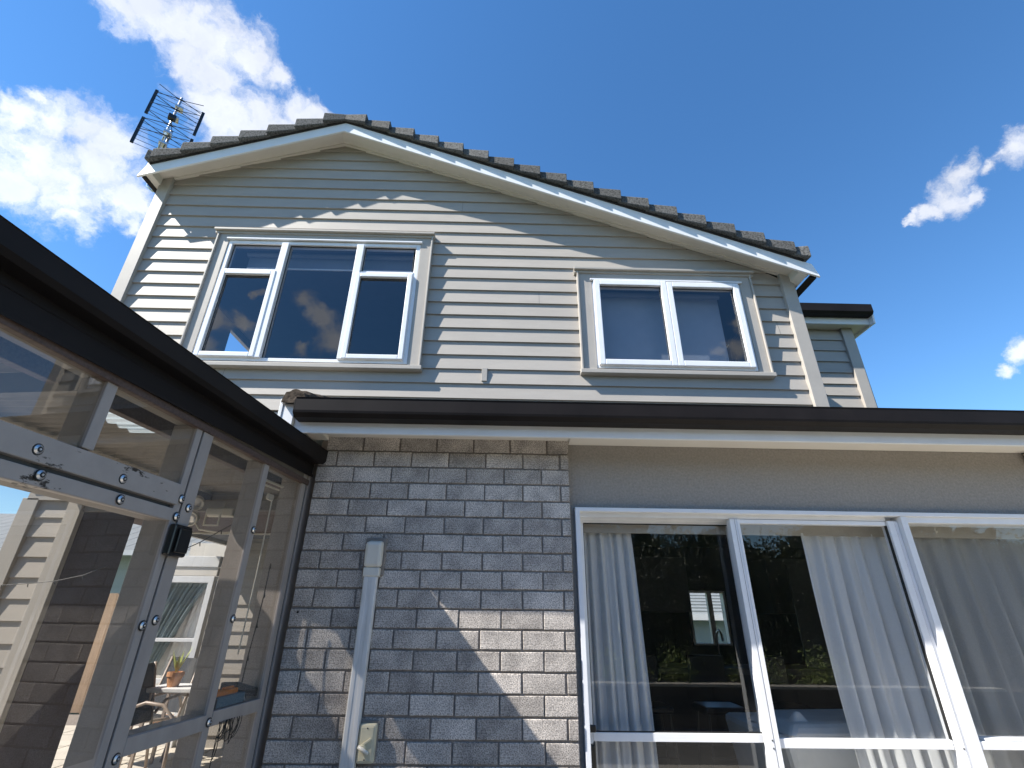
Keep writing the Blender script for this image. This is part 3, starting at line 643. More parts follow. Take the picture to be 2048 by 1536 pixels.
curtain('curtain', 'pale sheer curtain gathered at the left jamb beside the bricks', m_sheer, .500, .855, .500, .905, .515, GZ + .03, 3.345, 6, .020, gc, seed=3)
curtain('curtain', 'pale sheer curtain swept across the middle fixed pane', m_sheer, 1.975, 2.60, 2.05, 2.62, .515, GZ + .03, 3.31, 7, .024, gc, bow=-.06, seed=5)
curtain('curtain', 'thin grey sheer curtain filling the rightmost door pane', m_sheer2, 2.56, 5.9, 2.56, 5.9, .515, GZ + .03, 3.33, 26, .022, gc, seed=8, nx=300)

# ---- things in the room
t = thing('couch', 'white upholstered couch end low behind the middle door pane', 'couch', (2.4, 4.2, GZ))
MB().hexa([(1.86, 3.58, -1.4), (3.1, 3.58, -1.4), (3.1, 4.5, -1.4), (1.86, 4.5, -1.4)], [(1.74, 3.56, -.655), (3.1, 3.56, -.64), (3.1, 4.5, -.64), (1.74, 4.5, -.655)]).obj('base', m_linen, t, .04)
MB().hexa([(1.77, 3.56, -.655), (3.0, 3.56, -.64), (3.0, 4.2, -.64), (1.77, 4.2, -.655)], [(1.84, 3.62, -.585), (3.0, 3.64, -.565), (3.0, 4.1, -.565), (1.84, 4.1, -.585)]).obj('cushion', m_linen, t, .03)
MB().hexa([(1.86, 3.66, -.60), (1.98, 3.66, -.60), (1.98, 3.76, -.60), (1.86, 3.76, -.60)], [(1.90, 3.69, -.535), (1.93, 3.69, -.53), (1.93, 3.72, -.53), (1.90, 3.72, -.535)]).obj('cushion_corner', m_linen, t, .02)
for i, x in enumerate((1.45, 2.15, 2.8)):
    st = thing('bar_stool', ['thin framed dark bar stool nearest the left curtain', 'thin framed dark bar stool in line with the door mullion', 'thin framed dark bar stool behind the white couch'][i], 'stool', (x, 5.6, GZ), 'bar stools at the kitchen bench')
    MB().box(x - .2, x + .2, 5.42, 5.8, -.82, -.76).obj('seat', m_black, st, .02)
    MB().box(x - .19, x + .19, 5.8, 5.83, -.60, -.35).obj('backrest', m_black, st, .01)
    for a in (-1, 1):
        for b in (-1, 1): MB().tube([(x + a * .16, 5.61 + b * .15, -.8), (x + a * .22, 5.61 + b * .2, GZ + .02)], .01, 6).obj('leg', m_black, st)
    MB().tube([(x - .2, 5.43, -1.15), (x + .2, 5.43, -1.15)], .008, 6).obj('footrest', m_black, st)

# ================================================================== cable duct and switch
t = thing('cable_duct', 'weathered white cable duct running down the grey brick wall', 'duct', (-.755, YB, GZ))
MB().box(-.793, -.716, YB - .045, YB - .004, GZ, .235).obj('duct_body', m_duct, t, .006)
MB().box(-.787, -.767, YB - .048, YB - .044, GZ, .19).box(-.745, -.722, YB - .0475, YB - .044, GZ, .19).obj('duct_ridge', m_duct, t, .002)
MB().box(-.800, -.706, YB - .050, YB - .002, .195, .245).obj('collar', m_cream, t, .006)
MB().hexa([(-.802, YB - .060, .245), (-.702, YB - .060, .245), (-.702, YB - .002, .245), (-.802, YB - .002, .245)], [(-.800, YB - .072, .385), (-.704, YB - .072, .385), (-.704, YB - .002, .40), (-.800, YB - .002, .40)]).obj('cap', m_cream, t, .018)
MB().box(-.815, -.690, YB - .014, YB - .001, .20, .415).obj('sealant_bead', m_mortar, t, .02)
t = thing('isolator_switch', 'beige weatherproof isolator switch beside the foot of the cable duct', 'switch', (-.67, YB, -.68))
MB().box(-.714, -.626, YB - .040, YB - .002, -.680, -.512).obj('switch_body', m_beige, t, .010)
MB().box(-.702, -.638, YB - .044, YB - .039, -.668, -.524).obj('cover_plate', m_beige, t, .003)
MB().box(-.720, -.620, YB - .012, YB - .001, -.672, -.500).obj('sealant_bead', m_mortar, t, .01)
MB().prism([(-.706, 0, -.606), (-.650, 0, -.570), (-.644, 0, -.578), (-.696, 0, -.614)], (0, YB - .052, 0), (0, YB - .043, 0)).obj('raised_bar', m_beige, t, .002)
MB().tube([(-.704, YB - .062, -.604), (-.650, YB - .066, -.632)], .009, 8).obj('lever', m_cream, t, smooth=True)
MB().lathe((-.684, YB - .044, -.612), (0, -1, 0), [(0, .016), (.016, .013)], 12).obj('lever_boss', m_beige, t)
for zz in (-.530, -.662): MB().lathe((-.670, YB - .0445, zz), (0, -1, 0), [(0, .004), (.0015, .003)], 8).obj('screw', m_slate, t)
# tiny nail hole, hooks and leaks in the brickwork
t = tag(MB().prism([(0, 0, 0), (.012, 0, 0), (.011, 0, .008), (.006, 0, .014), (.001, 0, .007)], (-1.155, YB - .004, .0), (-1.155, YB + .004, .0)).obj('weep_hole_plug', m_black), 'small black plug in a mortar joint near the left post', 'plug')

# ================================================================== patio enclosure (left)
A = 0.1035485; S_, C_ = math.sin(A), math.cos(A)
def L(u, n, z): return (u * S_ + n * C_, u * C_ - n * S_, z)
def lbox(mb, u0, u1, n0, n1, z0, z1, z0b=None, z1b=None):
    z0b = z0 if z0b is None else z0b; z1b = z1 if z1b is None else z1b
    return mb.hexa([L(u0, n0, z0), L(u1, n0, z0b), L(u1, n1, z0b), L(u0, n1, z0)], [L(u0, n0, z1), L(u1, n0, z1b), L(u1, n1, z1b), L(u0, n1, z1)])
pe = thing('patio_enclosure', 'grey timber framed patio enclosure glazed with clear sheets and edged by a dark gutter', 'enclosure', L(1.5, -1.6, GZ))
def lb(name, m, u0, u1, n0, n1, z0, z1, bev=.003, **k): return lbox(MB(), u0, u1, n0, n1, z0, z1, **k).obj(name, m, pe, bev)
NF = -1.55
U0 = -1.2
# gutter and fascia
MB().prism([Vector(L(0, a, b)) - Vector(L(0, 0, 0)) for a, b in [(-1.545, .862), (-1.465, .862), (-1.447, .878), (-1.445, .940), (-1.441, .944), (-1.450, .946), (-1.453, .880), (-1.468, .868), (-1.545, .868)]], L(U0, 0, 0), L(2.93, 0, 0)).obj('gutter', m_gutter, pe)
lb('fascia', m_gutter, U0, 2.945, -1.545, -1.530, .705, .868, z0b=.787)
lb('fascia_fold', m_gutter, U0, 2.945, -1.529, -1.524, .700, .716, z0b=.782, z1b=.798, bev=.001)
lb('fascia_rib', m_gutter, U0, 2.945, -1.5295, -1.526, .800, .806, z0b=.846, z1b=.852, bev=.001)
lb('top_plate', m_greypanel, U0, 2.95, NF - .105, NF - .003, .745, .86, bev=.002)
lb('top_batten', m_brownlin, U0, 2.94, NF - .02, NF + .012, .728, .760, bev=.003)
# rails
lb('rail', m_peel, U0, 1.912, NF - .045, NF + .004, .415, .491, z0b=.397, z1b=.480)
lb('rail', m_peel, U0, 1.912, NF - .10, NF, .348, .397, z0b=.332, z1b=.381)
lb('rail_gap', m_slate, U0, 1.910, NF - .09, NF - .02, .3972, .4148, z0b=.3812, z1b=.3968, bev=0)
# studs
def stud(u0, u1, z0, z1, d=.105, m=m_postpaint, n=NF): return lb('post', m, u0, u1, n - d, n, z0, z1)
stud(1.425, 1.470, .488, .745)
stud(.62, .665, .495, .745); stud(-.2, -.15, .495, .745)
stud(1.900, 1.936, GZ, .744, .115); stud(1.944, 2.010, GZ, .742, .105, n=NF + .002)
stud(2.452, 2.498, GZ, .744, .105)
stud(2.885, 2.930, GZ, .79, .14)
stud(2.940, 3.040, GZ, 1.00, .07, n=NF + .006)
lb('post_gap', m_gasket, 2.931, 2.939, NF - .10, NF - .004, GZ, .99, bev=0)
lb('post_gap', m_gasket, 1.937, 1.943, NF - .10, NF - .006, GZ, .74, bev=0)
lb('bracket', m_slate, 2.955, 3.03, NF - .02, NF + .03, .90, 1.0)
# sill rail
lb('sill_rail', m_postpaint, 2.011, 2.451, NF - .095, NF + .002, -.470, -.412)
lb('sill_rail', m_postpaint, 2.499, 2.884, NF - .095, NF + .002, -.462, -.404)
lb('sill_rail', m_postpaint, U0, 1.70, NF - .09, NF, -.50, -.45)
lb('bottom_plate', m_postpaint, U0, 2.93, NF - .1, NF, GZ, GZ + .06)
# inner posts and far side posts
# clear sheets
for u0, u1, z0, z1 in ((U0, .62, .491, .73), (.665, 1.425, .489, .73), (1.47, 1.900, .487, .73), (2.012, 2.451, -.411, .73), (2.499, 2.884, -.403, .735), (2.012, 2.451, GZ + .06, -.471), (2.499, 2.884, GZ + .06, -.463), (U0, .9, -.45, .347), (.95, 1.898, -.45, .331)):
    MB().poly([L(u0, NF - .012, z0), L(u1, NF - .012, z0), L(u1, NF - .012, z1), L(u0, NF - .012, z1)]).obj('clear_sheet', g_acr, pe, fix=False)
# screws with domed washers
def bolt(u, z, n=NF + .004):
    b = MB().lathe(L(u, n, z), L(0, 1, 0), [(0, .0145), (.003, .0145), (.007, .009), (.0075, .0085)], 16).obj('screw_washer', m_steel, pe, smooth=False)
    MB().lathe(L(u, n + .0078, z), L(0, 1, 0), [(-.0006, .0085), (.0007, .0080)], 12).obj('rubber_seal', m_gasket, b)
    MB().lathe(L(u, n + .0083, z), L(0, 1, 0), [(0, .0042), (.002, .0034)], 8).obj('screw_head', m_steel, b)
    MB().lathe(L(u, n - .0003, z), L(0, 1, 0), [(0, .0185), (.0012, .0175)], 14).obj('rubber_backing', m_gasket, b)
for u, z in ((1.292, .437), (1.616, .430), (1.330, .369), (1.636, .360), (1.925, .424), (1.979, .398), (1.925, .352), (2.480, .385), (1.919, -.049), (1.978, -.031), (2.480, -.028), (1.983, -.468), (2.478, -.442), (.7, .445), (.7, .38), (1.915, -.50)): bolt(u, z)
# patio roof: rafters, opaque lining, corrugated sheets
def rz(u, n): return .80 + (-1.56 - n) * .03
for n0 in (-1.95, -3.0, -3.9): lb('purlin', m_brownlin, U0, 4.2, n0 - .045, n0, rz(0, n0) + .0, rz(0, n0) + .09)
for u0 in (-.9, -.1, .72, 1.60, 4.0): lbox(MB(), u0, u0 + .045, -4.2, -1.66, .78, .87).obj('rafter', m_greypanel, pe)
def corr(name, u0, u1, n0, n1, m, z=.965):
    mb = MB(); k = max(4, int((u1 - u0) / .0127)); 
    for i in range(k):
        ua, ub = u0 + (u1 - u0) * i / k, u0 + (u1 - u0) * (i + 1) / k
        za, zb = (z + .011 * math.sin(ua * 2 * PI / .0762), z + .011 * math.sin(ub * 2 * PI / .0762))
        mb.poly([L(ua, n0, za), L(ub, n0, zb), L(ub, n1, zb + (n0 - n1) * .03), L(ua, n1, za + (n0 - n1) * .03)])
    return mb.obj(name, m, pe, fix=False)
NE = -4.3
ZR = .922
for a, b in ((U0, 1.80), (1.98, 2.11), (2.52, 4.25)): corr('roof_sheet', a, b, -1.50, NE, m_greypanel, ZR)
for a, b, n0, n1 in ((1.80, 1.98, -2.12, -2.48), (2.11, 2.52, -2.14, -2.45)):
    corr('roof_sheet', a, b, -1.50, n0, m_greypanel, ZR); corr('roof_sheet', a, b, n1, NE, m_greypanel, ZR + (-1.5 - n1) * .03)
    corr('clear_roof_sheet', a, b, n0, n1, m_poly, ZR - .003 + (-1.5 - n0) * .03)

# black wall light on the double post
t = thing('wall_light', 'black rectangular wall light on the grey double post', 'light', L(1.955, NF, .20))
lbox(MB(), 1.903, 2.008, NF + .003, NF + .030, .200, .322).obj('housing', m_black, t, .008)
lbox(MB(), 1.925, 1.998, NF + .031, NF + .040, .214, .306).obj('lens', m_black, t, .004)
# white floodlight pair inside the enclosure
t = thing('floodlight', 'white twin spot floodlight with a sensor under the enclosure roof', 'light', (-2.2, 3.75, 1.0))
for p_, d_ in (((-2.27, 3.70, .735), (.3, -.6, -.5)), ((-2.26, 3.68, .615), (.1, -.9, -.3))):
    MB().lathe(p_, d_, [(-.03, .02), (-.02, .045), (.03, .052), (.031, .044), (.012, .036)], 18).obj('lamp_head', m_cream, t, smooth=True)
    MB().lathe(p_, d_, [(.013, .033), (.018, .02)], 16).obj('bulb', m_steel, t)
MB().box(-2.20, -2.0, 3.72, 3.78, .64, .70).obj('mounting_bar', m_cream, t, .01)
fr_ = MB().box(-2.16, -2.05, 3.66, 3.67, .56, .57).box(-2.16, -2.05, 3.66, 3.67, .64, .65).box(-2.16, -2.15, 3.66, 3.67, .57, .64).box(-2.06, -2.05, 3.66, 3.67, .57, .64).obj('sensor_frame', m_cream, t)
MB().tube([(-2.25, 3.70, .60), (-2.2, 3.7, .54), (-2.05, 3.7, .52), (-1.9, 3.72, .53)], .006, 6).obj('cable', m_cream, t)
t = thing('conduit', 'white conduit run with a small junction box under the gutter end', 'conduit', L(2.8, -1.7, .7))
MB().tube([L(2.55, -1.66, .69), L(2.86, -1.66, .70)], .008, 6).tube([L(2.55, -1.68, .67), L(2.86, -1.68, .68)], .006, 6).obj('pipe', m_cream, t)
lbox(MB(), 2.74, 2.80, -1.68, -1.665, .60, .635).obj('junction_box', m_cream, t, .004)
MB().tube([L(2.80, -1.675, .62), L(2.81, -1.675, .2), L(2.80, -1.675, -.2)], .004, 6).obj('wire', m_cream, t)

# tools and cords on the sill
t = thing('utility_knife_case', 'orange tool clipped on a blue and black case on the sill rail', 'tool case', L(2.62, NF - .05, -.404))
lbox(MB(), 2.535, 2.76, NF - .065, NF - .015, -.403, -.357).obj('case', m_blue, t, .006)
lbox(MB(), 2.505, 2.534, NF - .068, NF - .012, -.403, -.360).obj('case_end', m_slate, t, .006)
lbox(MB(), 2.52, 2.70, NF - .062, NF - .020, -.3565, -.333).obj('tool_body', m_orange, t, .008)
lbox(MB(), 2.50, 2.56, NF - .055, NF - .025, -.352, -.325).obj('tool_grip', m_orange, t, .008)
lbox(MB(), 2.60, 2.68, NF - .048, NF - .034, -.3328, -.324).obj('tool_slide', m_orange, t, .003)
MB().tube([L(2.765, NF - .04, -.37), L(2.78, NF - .03, -.385), L(2.775, NF - .02, -.398)], .003, 6).obj('strap', m_linen, t)
t = thing('sanding_block', 'dark grey block lying across the sill rail against the end post', 'block', L(2.8, NF - .05, -.404))
MB().hexa([L(2.69, NF - .115, -.352), L(2.72, NF - .04, -.352), L(2.885, NF - .02, -.395), L(2.87, NF - .08, -.395)], [L(2.69, NF - .115, -.312), L(2.72, NF - .04, -.312), L(2.885, NF - .02, -.355), L(2.87, NF - .08, -.355)]).obj('block_body', m_slate, t, .005)
lbox(MB(), 2.76, 2.80, NF - .08, NF - .03, -.403, -.372).obj('block_foot', m_slate, t, .003)
rr = random.Random(4)
t = thing('string_light_bundle', 'tangled black cord bundle hanging under the sill rail', 'cord', L(2.63, NF, -.46))
for k in range(9):
    u = 2.56 + k * .0165; zb = -.50 - rr.uniform(0, .03); nn = NF + .008 + rr.uniform(-.003, .005)
    pts = []
    deep = [-.60, -.515, -.53, -.505, -.54, -.51, -.555, -.52, -.535][k]
    for s in range(13):
        a = s / 12; pts.append(L(u + .016 * math.sin(a * 2 * PI + k) + (.012 if a > .5 else -.004), nn + .004 * math.sin(a * 9), -.452 + (deep + .452) * math.sin(a * PI)))
    MB().tube(pts, .0018, 5).obj('cord_loop', m_cord, t)
MB().tube([L(2.565, NF + .006, -.455), L(2.555, NF + .006, -.52), L(2.56, NF + .004, -.62), L(2.555, NF + .004, -.80)], .0016, 5).obj('cord_tail', m_cord, t)
def wire(label, pts, bulbs=4):
    t = thing('string_light', label, 'string light', pts[0], 'thin black string lights inside the patio enclosure')
    P = [Vector(p) for p in pts]; 
    MB().tube(P, .003, 5).obj('cord', m_cord, t)
    for k in range(bulbs):
        q = P[0].lerp(P[-1], (k + .5) / bulbs); i = min(range(len(P)), key=lambda i: (P[i] - q).length); q = P[i]
        MB().tube([q, q + Vector((.006, 0, -.025))], .0032, 5).obj('bulb', m_cord, t)
wire('black string light strand slanting over the brown soffit', [(-2.14, 3.45, .36), (-2.02, 3.45, .42), (-1.9, 3.45, .50), (-1.76, 3.45, .585), (-1.66, 3.45, .655)], 4)
wire('black string light strand drooping behind the lower left sheet', [(-3.9, 4.2, .17), (-3.7, 4.2, .185), (-3.5, 4.2, .205), (-3.3, 4.2, .25), (-3.15, 4.2, .32)], 4)
wire('black string light strand hanging down beside the end post', [L(2.80, NF - .05, .25), L(2.80, NF - .05, .10), L(2.79, NF - .05, -.05), L(2.77, NF - .05, -.2), L(2.765, NF - .05, -.33)], 4)

# ================================================================== courtyard behind the enclosure (parts of the house)
# wall pier
for k in range(15):
    z = .885 - PITCH * (k + 1)
    if z < GZ: break
    weatherboard(house, -4.06, -3.79, z, YW + .03, PITCH)
box('corner_board', m_trim, house, -3.79, -3.665, YW - .02, YW + .03, GZ, .885, .003)
box('corner_board', m_trim, house, -4.20, -4.06, YW - .02, YW + .03, GZ, .885, .003)
box('pier_wall', m_brownlin, house, -4.18, -3.67, YW + .04, 5.06, GZ, .885)  # dark brown here paints in the shade on the pier's side
# overhang lining of brown boards
for k in range(19):
    box('lining_board', m_brownlin, house, -4.15, -1.50, YW + .02 + k * .10, YW + .112 + k * .10, .887, .905, .004)
box('lining_edge', m_cream, house, -4.15, -1.50, 6.31, 6.34, .87, .91)
box('under_wall', m_trim, house, -4.16, -1.3, YW - .02, YW + .01, .87, .93)
for k in range(5): weatherboard(house, -4.12, -1.3, .93 + k * PITCH - .0, YW - .0, PITCH)
# rear wall with a second sliding door
YK = 7.3
for k in range(15):
    z = .90 - PITCH * (k + 1)
    weatherboard(house, -3.88, -1.25, z, YK, PITCH)
box('rear_wall', m_trim, house, -3.88, -1.25, YK + .012, YK + .1, GZ, 1.5)
rd = MB().box(-4.98, -3.92, YK - .05, YK + .05, .36, .44).box(-3.99, -3.92, YK - .05, YK + .05, GZ, .36).box(-4.98, -4.90, YK - .05, YK + .05, GZ, .36).obj('rear_sliding_door', m_alu, house, .003)
lab(rd, 'white sliding door with teal drapes seen through the enclosure')
box('transom', m_alu, rd, -4.90, -3.99, YK - .04, YK + .03, -.355, -.315, .003)
box('door_sill', m_alu, rd, -4.90, -3.99, YK - .04, YK + .03, -.82, -.77, .003)
MB().poly([(-4.9, YK + .01, -1.4), (-3.99, YK + .01, -1.4), (-3.99, YK + .01, .36), (-4.9, YK + .01, .36)]).obj('pane', glass('rear_door_glass', refl=.9, tint=(.95, .95, .95)), rd, fix=False)
box('head_cladding', m_white, house, -4.98, -3.9, YK - .06, YK + .02, .56, .70, .004)
box('head_cladding', m_soffit, house, -4.98, -3.9, YK - .045, YK + .02, .445, .555, .004)
box('rear_room_wall', m_soffit, house, -4.98, -3.2, 8.3, 8.4, GZ, 1.0)
box('rear_room_floor', m_soffit, house, -4.98, -3.2, YK + .1, 8.3, GZ, GZ + .02)
curtain('curtain', 'grey teal drape pulled aside behind the rear sliding door', m_teal, -4.88, -4.02, -4.9, -4.72, .36, GZ + .03, YK + .07, 13, .03, None, seed=11, nx=120)
curtain('curtain', 'white net curtain beside the teal drape in the rear sliding door', m_linen, -4.50, -4.0, -4.80, -4.0, .36, -.75, YK + .15, 8, .012, None, seed=12, nx=60)

# patio furniture
def patio_chair(label, x, y, yaw):
    t = thing('patio_chair', label, 'chair', (x, y, GZ), 'taupe metal patio chairs')
    c, s = math.cos(yaw), math.sin(yaw)
    def P(a, b, z): return (x + a * c - b * s, y + a * s + b * c, GZ + z)
    for sg in (-1, 1):
        pts = [P(sg * .29, -.28, 0), P(sg * .29, -.27, .30), P(sg * .29, -.24, .55), P(sg * .29, -.12, .65), P(sg * .29, .05, .67), P(sg * .29, .2, .62), P(sg * .27, .27, .5)]
        MB().tube(pts, .016, 8).obj('arm', m_taupechair, t, smooth=True)
        MB().tube([P(sg * .26, .2, 0), P(sg * .26, .28, .45), P(sg * .25, .40, .98)], .015, 8).obj('frame_rail', m_taupechair, t, smooth=True)
        MB().tube([P(sg * .26, -.28, .42), P(sg * .26, .24, .40)], .014, 8).obj('frame_rail', m_taupechair, t)
    MB().hexa([P(-.25, -.28, .415), P(.25, -.28, .415), P(.25, .26, .40), P(-.25, .26, .40)], [P(-.25, -.28, .425), P(.25, -.28, .425), P(.25, .26, .41), P(-.25, .26, .41)]).obj('seat', m_mesh, t)
    MB().hexa([P(-.24, .27, .44), P(.24, .27, .44), P(.24, .28, .44), P(-.24, .28, .44)], [P(-.24, .40, .97), P(.24, .40, .97), P(.24, .41, .97), P(-.24, .41, .97)]).obj('backrest', m_mesh, t)
patio_chair('taupe patio chair with a curved arm nearest the enclosure', -3.40, 6.02, PI / 2)
patio_chair('taupe patio chair with a black sling back beside the white table', -3.98, 6.55, -.4)
t = thing('patio_table', 'small white patio table holding the terracotta pot', 'table', (-3.55, 6.35, GZ))
MB().box(-3.78, -3.25, 6.15, 6.6, GZ + .70, GZ + .74).obj('tabletop', m_white, t, .006)
for a in (-3.74, -3.30):
    for b in (6.2, 6.55): MB().box(a, a + .03, b, b + .03, GZ, GZ + .70).obj('leg', m_taupechair, t)
def leafblade(mb, base, dirv, ln, w, droop, n=5):
    base = Vector(base); d = Vector(dirv).normalized(); side = d.cross(Vector((0, 0, 1))); side = side.normalized() if side.length > .01 else Vector((1, 0, 0))
    prev = None
    for k in range(n + 1):
        a = k / n; p = base + d * ln * a + Vector((0, 0, -droop * a * a)); ww = w * math.sin(PI * min(.97, max(.08, a * .9 + .08))) * .5
        cur = (p - side * ww, p + side * ww)
        if prev: mb.poly([prev[0], prev[1], cur[1], cur[0]])
        prev = cur
t = thing('potted_aloe', 'terracotta pot with a yellow green spiky plant on the white table', 'potted plant', (-3.56, 6.30, GZ + .74))
MB().lathe((-3.56, 6.30, GZ + .74), (0, 0, 1), [(0, .055), (.10, .075), (.10, .085), (.14, .085), (.14, .07), (.125, .07)], 20).obj('pot', m_terra, t, smooth=False)
rr = random.Random(9)
for k in range(11):
    mb = MB(); a = k * 2.4; leafblade(mb, (-3.56, 6.30, GZ + .86), (math.cos(a) * .4, math.sin(a) * .4, 1), rr.uniform(.16, .30), .028, rr.uniform(0, .05)); mb.obj('leaf', m_yleaf, t, fix=False)
t = thing('house_plant', 'tall dark leaved plant standing inside the rear sliding door', 'plant', (-4.28, 7.55, GZ))
MB().lathe((-4.28, 7.55, GZ + .02), (0, 0, 1), [(0, .10), (.25, .14), (.25, .12)], 16).obj('pot', m_terra, t)
st = MB().tube([(-4.28, 7.55, GZ + .2), (-4.27, 7.55, -.6), (-4.20, 7.53, -.1)], .012, 6, .006).obj('stem', m_dleaf, t)
for k in range(14):
    f_ = k / 14; mb = MB(); a = k * 2.2; leafblade(mb, (-4.28 + .07 * f_, 7.54, -.85 + .72 * f_), (math.cos(a), math.sin(a) * .4, .9), .17, .055, .03); mb.obj('leaf', m_dleaf, t, fix=False)
t = thing('wall_ornament', 'pink dried flower ornament hanging before the teal drape', 'ornament', (-4.4, 6.9, .12))
mb = MB()
for k in range(22):
    a = k * 2.4; leafblade(mb, (-4.42, 6.9, .10), (math.cos(a) * .7, -.2, math.sin(a) * .8), rr.uniform(.05, .11), .018, 0)
mb.obj('petals', mat('dusty_pink', (.5, .33, .3), .8), t, fix=False)
MB().tube([(-4.42, 6.9, .1), (-4.5, 6.9, -.12)], .004, 5).obj('stem', m_cream, t)

# things beyond the courtyard
fe = thing('fence', 'tan timber paling fence glimpsed past the dark pier', 'fence', (-7.5, 9.4, GZ))
pmh = MB().box(-.07, .07, 0, .02, 0, 1.75).mesh('paling', m_tan)
for k in range(36):
    p = link('paling', pmh, fe); p.matrix_parent_inverse = Matrix.Identity(4); p.location = (-2.6 + k * .146, 0, random.uniform(-.01, .01))
for z_ in (.3, 1.4): MB().box(-10.1, -4.9, 9.425, 9.47, GZ + z_, GZ + z_ + .07).obj('rail', m_tan, fe)
t = thing('neighbour_house', 'pale neighbouring house with a grey metal roof beyond the fence', 'house', (-11, 14, GZ))
MB().box(-16, -7, 13, 18, GZ, 1.3).obj('wall', m_soffit, t)
for k in range(24): MB().hexa([(-16.4 + k*.4, 12.5, 1.30), (-16.02 + k*.4, 12.5, 1.30), (-16.02 + k*.4, 16, 2.7), (-16.4 + k*.4, 16, 2.7)], [(-16.4 + k*.4, 12.5, 1.33), (-16.02 + k*.4, 12.5, 1.33), (-16.02 + k*.4, 16, 2.73), (-16.4 + k*.4, 16, 2.73)]).obj('roof_sheet', m_ngrey, t)
MB().box(-16.4, -6.8, 12.44, 12.49, 1.2, 1.32).obj('gutter', m_white, t)
t = thing('neighbour_house', 'grey roofed neighbouring house seen through the kitchen window', 'house', (5, 13, GZ))
MB().box(3.6, 12, 12.5, 17, GZ, .05).obj('wall', m_soffit, t)
for k in range(14):
    MB().hexa([(3.3, 12.2 + k*.2, .05 + k*.075), (12.3, 12.2 + k*.2, .05 + k*.075), (12.3, 12.41 + k*.2, .11 + k*.075), (3.3, 12.41 + k*.2, .11 + k*.075)], [(3.3, 12.2 + k*.2, .085 + k*.075), (12.3, 12.2 + k*.2, .085 + k*.075), (12.3, 12.41 + k*.2, .13 + k*.075), (3.3, 12.41 + k*.2, .13 + k*.075)]).obj('roof_course', m_ngrey, t)
MB().box(3.3, 12.3, 12.13, 12.19, -.04, .09).obj('gutter', m_white, t)
tag(MB().box(4.6, 7.5, 10.4, 10.5, GZ, -.62).obj('white_garden_wall', m_white), 'bright white garden wall outside the kitchen window', 'wall')

# ================================================================== garden behind the viewer (seen in the glass)
rw = thing('retaining_wall', 'low block retaining wall reflected across the sliding door glass', 'wall', (1.5, -2.45, GZ))
blk = MB().box(-.195, .195, 0, .2, 0, .17).mesh('block', m_wallstone)
for r_ in range(3):
    for k in range(30):
        b = link('block', blk, rw, .006); b.matrix_parent_inverse = Matrix.Identity(4); b.location = (-6 + k * .4 + (r_ % 2) * .2, random.uniform(-.006, .006), r_ * .174)
MB().box(-6.2, 6.2, -.03, .23, .523, .56).obj('coping', m_concrete, rw)
rw.children[-1].matrix_parent_inverse = Matrix.Identity(4)
struct(MB().box(-8, 12, -6.5, -2.46, GZ, GZ + .50).obj('garden_bed', m_bark))
def leaf_cloud(name, m, n, fn, size, parent=None, seed=1):
    rr = random.Random(seed); mb = MB()
    for _ in range(n):
        p = Vector(fn(rr)); d = Vector((rr.gauss(0, 1), rr.gauss(0, 1), rr.gauss(0, .7))).normalized(); u = d.orthogonal().normalized(); w = d.cross(u); s = size * rr.uniform(.6, 1.3)
        a = rr.uniform(0, 6.28); u, w = u * math.cos(a) + w * math.sin(a), w * math.cos(a) - u * math.sin(a)
        i = len(mb.v); mb.v += [tuple(p - u * s), tuple(p - w * s * .45 + d * s * .1), tuple(p + u * s), tuple(p + w * s * .45 + d * s * .1)]; mb.f.append((i, i+1, i+2, i+3))
    return mb.obj(name, m, parent, fix=False)
t = thing('hedge', 'tall dark evergreen hedge mirrored in the sliding door glass', 'hedge', (2, -4.6, GZ + .5))
def hf(rr):
    x = rr.uniform(-6, 14); top = 1.45 + .16 * math.sin(x * 2.1) + .10 * math.sin(x * 5.3 + 1) + .07 * math.sin(x * 13)
    if rr.random() < .10: return (x, rr.uniform(-5.2, -3.9), rr.uniform(top - .2, top + rr.random() ** 1.5 * .45))
    return (x, rr.choice([rr.uniform(-4.15, -3.8), rr.uniform(-5.3, -4.0)]), rr.uniform(GZ + .5, top))
stuff(leaf_cloud('foliage', m_leaf2, 110000, hf, .038, t, 2))
for k in range(16): MB().tube([(-6 + k * .98, -4.6, GZ + .4), (-6 + k * .98 + random.uniform(-.1, .1), -4.55, .7)], .05, 7, .02).obj('trunk', m_bark, t)
stuff(leaf_cloud('inner_foliage', m_leaf2, 30000, lambda rr: (rr.uniform(-6, 14), rr.uniform(-5.9, -5.3), GZ + .4 + 2.5 * rr.random() ** 1.25), .085, t, 5))
for k, (x, w_, h_) in enumerate(((.9, .42, .42), (2.0, .55, .62), (2.9, .45, .5), (4.2, .6, .45), (5.2, .5, .5))):
    t = thing('shrub', ['small leafy shrub at the left end of the mirrored wall', 'broad leaved shrub reaching highest over the mirrored wall', 'round leaved shrub beside the tallest mirrored shrub', 'fine leaved shrub over the mirrored wall, right of centre', 'loose shrub at the right end of the mirrored wall'][k], 'shrub', (x, -2.65, GZ + .55), 'shrubs along the retaining wall')
    sz = (.02, .05, .035, .022, .03)[k]
    leaf_cloud('foliage', m_leaf, (900, 380, 500, 1000, 700)[k], lambda rr: (x + rr.gauss(0, w_ * .35), -2.65 + rr.gauss(0, .12), GZ + .55 + abs(rr.gauss(0, h_ * .45))), sz, t, 20 + k)
    MB().tube([(x, -2.65, GZ + .5), (x + .05, -2.62, GZ + .55 + h_ * .6)], .015, 6, .006).obj('stem', m_bark, t)

